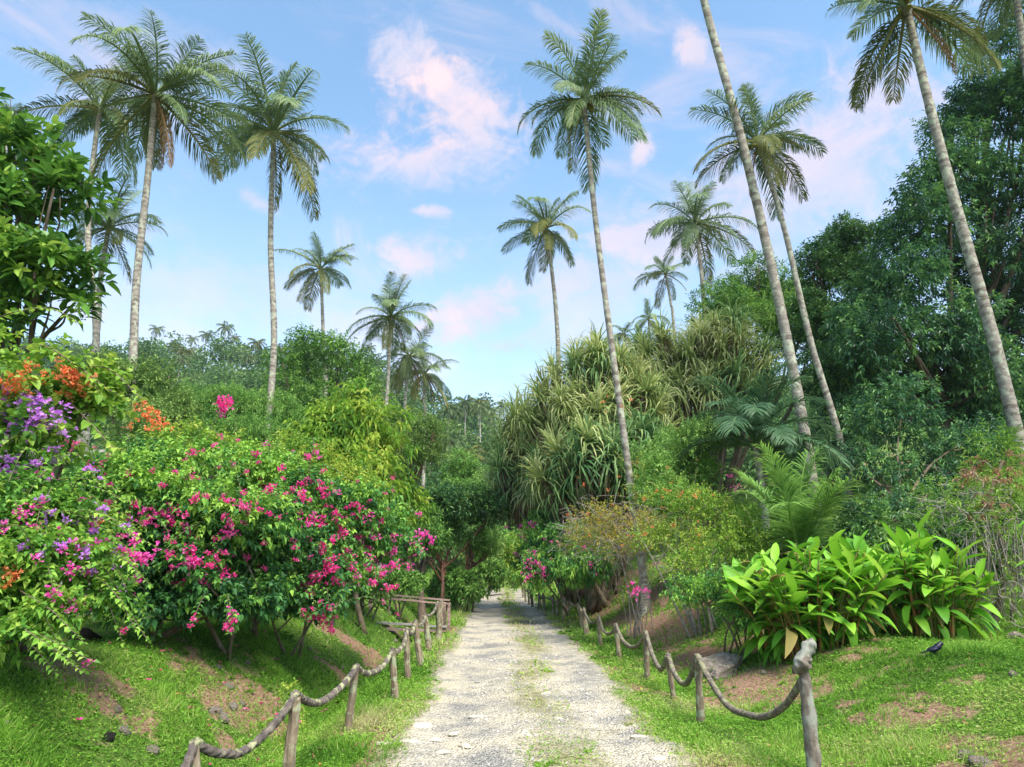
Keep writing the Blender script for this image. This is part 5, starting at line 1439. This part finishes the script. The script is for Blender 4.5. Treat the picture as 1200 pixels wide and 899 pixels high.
# sprouting post leaves at the near left post
tl_ = thing('sprouting_weed', 'yellow green weed sprouting at the near left fence post', 'plant', gpix(340, 896))
g = Geo()
for (a, b_) in [(340, 806), (330, 812), (346, 818), (352, 838), (334, 868), (340, 874), (349, 846)]:
    crown(g, pb((a, b_, 6.0, 4, 3)), 7, 6, .05, .028, .016, droop=.1, vb=.3)
g.build('leaves', M['lime'], tl_)
g = Geo(); V, Fc = tube_vf(curve_pts([gpix(338, 896), at(346, 860, 6.0), at(340, 808, 6.0)], 10), np.linspace(.006, .003, 10), 4); g.add(V, Fc); g.build('stem', M['stem'], tl_, True)
g = Geo(); crown(g, pb((675, 726, 19.8, 7, 10)), 40, 6, .12, .1, .05, vb=.2)
tw = g.build('verge_weed', M['lime']); tag(tw, 'lime green weed growing among the right fence posts', 'plant')


# ------------------------------------------------------------------ footbridge over the ditch
def boxv(a, b, w, h, jit=.004, seed=0):
    """a squared timber from a to b"""
    q = np.random.default_rng(seed); a, b = np.asarray(a, float), np.asarray(b, float)
    T = unit(b - a); S = unit(np.cross(T, [0, 0, 1.])) if abs(T[2]) < .95 else np.array([1., 0, 0]); N = np.cross(S, T)
    n = 6; V = []
    for s in np.linspace(0, 1, n):
        c = a + (b - a) * s + q.normal(0, jit, 3)
        for (i, j) in ((-1, -1), (1, -1), (1, 1), (-1, 1)): V.append(c + S * i * w / 2 + N * j * h / 2 + q.normal(0, jit * .5, 3))
    Q = []
    for k in range(n - 1):
        for i in range(4): Q.append([4 * k + i, 4 * k + (i + 1) % 4, 4 * k + 4 + (i + 1) % 4, 4 * k + 4 + i])
    Q += [[3, 2, 1, 0], [4 * n - 4, 4 * n - 3, 4 * n - 2, 4 * n - 1]]
    return np.array(V), np.array(Q)


Yb = 17.6
pr, plft = at(526, 704, Yb), at(420, 695, Yb)
t = thing('footbridge', 'small timber footbridge with a plank handrail over the left ditch', 'footbridge', ground_pt(-3.2, Yb))
def bar(name, a, b, w, h, mat, seed):
    V, Q = boxv(a, b, w, h, .006, seed); g = Geo(); g.addq(V, Q); return g.build(name, M[mat], t)
bar('handrail', at(418, 694, Yb), at(527, 703, Yb), .06, .03, 'rail', 1)
bar('handrail', at(418, 698.5, Yb - .04), at(526, 708, Yb - .04), .025, .04, 'rail', 2)
for i, (a, b0_, b1_) in enumerate([(424, 722, 698), (434, 724, 699), (526, 735, 704), (521, 730, 704)]):
    f = at(a, b0_, Yb + (.25 if i in (1, 3) else .02)); f[2] = min(f[2], float(zg(f[0], f[1])))
    bar('rail_post', f - [0, 0, .05], at(a, b1_ + 2, Yb + (.25 if i in (1, 3) else .02)), .07, .07, 'rail', 10 + i)
for i in range(4):
    yy = Yb - .35 + .24 * i
    bar('deck_plank', at(430, 729, yy) + [0, 0, .0], at(524, 735, yy), .21, .032, 'plank', 20 + i)
bar('deck_beam', at(446, 736.5, Yb - .4), at(522, 739, Yb - .4), .06, .07, 'rail', 31)


# ------------------------------------------------------------------ shed half hidden behind the bougainvilleas
sx, sy = at(95, 540, 10.6)[0], 10.6
t = thing('garden_shed', 'weathered garden shed half hidden behind the bougainvilleas', 'shed', ground_pt(sx, sy))
z0 = float(zg(sx, sy)); zr = at(95, 540, 10.6)[2]
for i in range(10):
    xx = sx - 1.35 + i * .2; a = np.array([xx, sy, z0 - .02]); V, Q = boxv(a, [xx, sy, zr + .12 + .03 * (i % 3)], .17, .025, .004, 60 + i); g = Geo(); g.addq(V, Q); g.build('board', M['board'], t)
for i in range(5):
    y1, z1 = sy - .75 + i * .2, zr - .16 + i * .055
    V, Q = boxv([sx - 1.6, y1, z1], [sx + .75, y1, z1], .24, .022, .004, 80 + i); g = Geo(); g.addq(V, Q); g.build('roof_plank', M['shingle'], t)

# ------------------------------------------------------------------ rocks
RK = [rock_mesh('rock', M['rock'], 40 + i, .7, .35) for i in range(5)]
o = link('boulder', rock_mesh('boulder', M['rock'], 77, .62, .5, 3), None, tuple(gpix(850, 795) + [0, .15, .08]), (.1, -.22, .1), (.46, .32, .33))
tag(o, 'large weathered boulder lying behind the right rope fence', 'rock')
rl = [(250, 835, .085, 'flat grey stone leftmost in the cluster on the left bank'), (272, 830, .075, 'grey stone in the middle of the cluster on the left bank'), (262, 843, .08, 'lowest stone of the cluster on the left bank'), (283, 826, .05, 'small stone at the upper end of the cluster on the left bank'), (268, 806, .075, 'upright stone above the cluster on the left bank'), (290, 778, .06, 'stone at the top edge of the bare earth scar'), (255, 783, .06, 'stone beside the bare earth scar under the bougainvillea'),
      (136, 833, .055, 'pale flat stone in the patchy grass low on the left bank'), (8, 852, .05, 'grey stone at the far left edge of the bank'), (145, 858, .07, 'brownish stone beside the black clod'), (177, 882, .07, 'dark pointed stone near the first rope post'), (363, 762, .06, 'reddish stone on the grassy slope under the drooping magenta sprays'), (400, 783, .05, 'dark flat stone in the ditch by the fence'), (895, 790, .06, 'small stone below the boulder'), (1190, 748, .13, 'grey rock at the right edge of the lawn'),
      (1188, 793, .07, 'flat greyish stone low at the right edge'), (1133, 889, .08, 'pale stone in the worn turf at lower right'), (1150, 897, .09, 'dark stone at the bottom right corner'), (838, 738, .06, 'stone on the worn slope above the boulder'), (455, 770, .07, 'stone in the ditch beneath the footbridge'), (463, 752, .08, 'squared stone on the ditch side near the footbridge'), (640, 722, .07, 'stone lying beside the right fence near the bend')]
for i, (a, b_, s_, lab) in enumerate(rl):
    p = gpix(a, min(b_, 898))
    o = link('rock', RK[i % 5], None, tuple(p + [0, 0, s_ * .1]), (rng.uniform(-.3, .3), rng.uniform(-.3, .3), rng.uniform(0, 6)), s_)
    tag(o, lab, 'rock', 'stones lying about the banks')
o = link('earth_clod', rock_mesh('earth_clod', M['black_clod'], 91, .9, .5), None, tuple(gpix(128, 868) + [0, 0, .02]), (0, 0, 1), .05)
tag(o, 'small black clod sitting on bare soil low on the left bank', 'clod')
o = link('rock', rock_mesh('rock', M['black_clod'], 93, .7, .4), None, tuple(gpix(100, 752) + [0, 0, .05]), (0, 0, 1), .16)  # near-black colour stands in for the boulder shadows under the bush
tag(o, 'rounded rock coloured black for the shade under the pale green bougainvillea', 'rock')


# ------------------------------------------------------------------ the black bird
bp = gpix(1096, 771)
t = thing('bird', 'small black bird standing on the right lawn facing right', 'bird', bp)
def bird_body():
    C = np.array([(-.075, 0, .072), (-.045, 0, .082), (0, 0, .092), (.04, 0, .112), (.062, 0, .132), (.078, 0, .148), (.098, 0, .15), (.108, 0, .148)])
    P = curve_pts(C, 22); rad = np.interp(np.linspace(0, 1, 22), [0, .12, .32, .5, .62, .72, .84, .95, 1], [.006, .02, .036, .038, .03, .025, .026, .018, .006])
    V, Fc = tube_vf(P, rad, 12); g = Geo(); g.add(V + bp, Fc); return g
bb_ = bird_body().build('body', M['feathers'], t, True)
g = Geo(); V, Q = boxv(bp + [-.15, 0, .05], bp + [-.06, 0, .078], .03, .008, .001); g.addq(V, Q); g.build('tail', M['feathers'], t)
for s_ in (-1, 1):
    C = [bp + [.03, s_ * .034, .105], bp + [-.03, s_ * .036, .088], bp + [-.085, s_ * .016, .07]]
    V, Fc = tube_vf(curve_pts(C, 9), np.array([.008, .017, .02, .02, .018, .015, .011, .007, .003]), 6); V = (V - bp) * [1, 1, 1] + bp
    g = Geo(); g.add(V, Fc); g.build('wing', M['feathers'], t, True)
    V, Fc = tube_vf([bp + [.0, s_ * .014, .062], bp + [.008, s_ * .014, .03], bp + [.0, s_ * .016, -.005]], [.006, .003, .003], 5); g = Geo(); g.add(V, Fc); g.build('leg', M['beak'], t, True)
    g = Geo(); V, Fc = tube_vf([bp + [.098, s_ * .021, .155], bp + [.098, s_ * .0265, .155]], [.004, .003], 6); g.add(V, Fc); g.build('eye', M['beak'], bb_, True)
g = Geo(); V, Fc = tube_vf([bp + [.102, 0, .148], bp + [.118, 0, .146], bp + [.13, 0, .142]], [.009, .005, .001], 6); g.add(V, Fc); g.build('beak', M['beak'], bb_, True)


# ------------------------------------------------------------------ air
hb = bpy.data.meshes.new('haze')
X0, X1, Y0, Y1, Z0, Z1 = -500, 500, -100, 580, -8, 110
hb.from_pydata([(x, y, z) for x in (X0, X1) for y in (Y0, Y1) for z in (Z0, Z1)], [], [(0, 1, 3, 2), (4, 6, 7, 5), (0, 4, 5, 1), (2, 3, 7, 6), (0, 2, 6, 4), (1, 5, 7, 3)])
hm, hnt, hN, hL = new_mat('haze')
pv = hN.new('ShaderNodeVolumePrincipled'); pv.inputs['Color'].default_value = (.86, .93, 1, 1); pv.inputs['Density'].default_value = HAZE
ho = hN.new('ShaderNodeOutputMaterial'); hL.new(pv.outputs[0], ho.inputs['Volume'])
hb.materials.append(hm)
tag(link('haze', hb), 'thin pale air haze softening the far hillside', 'haze', kind='stuff')
#print('ZMAX', GZ.max(), 'TRIS', sum(len(m.polygons) for m in bpy.data.meshes))
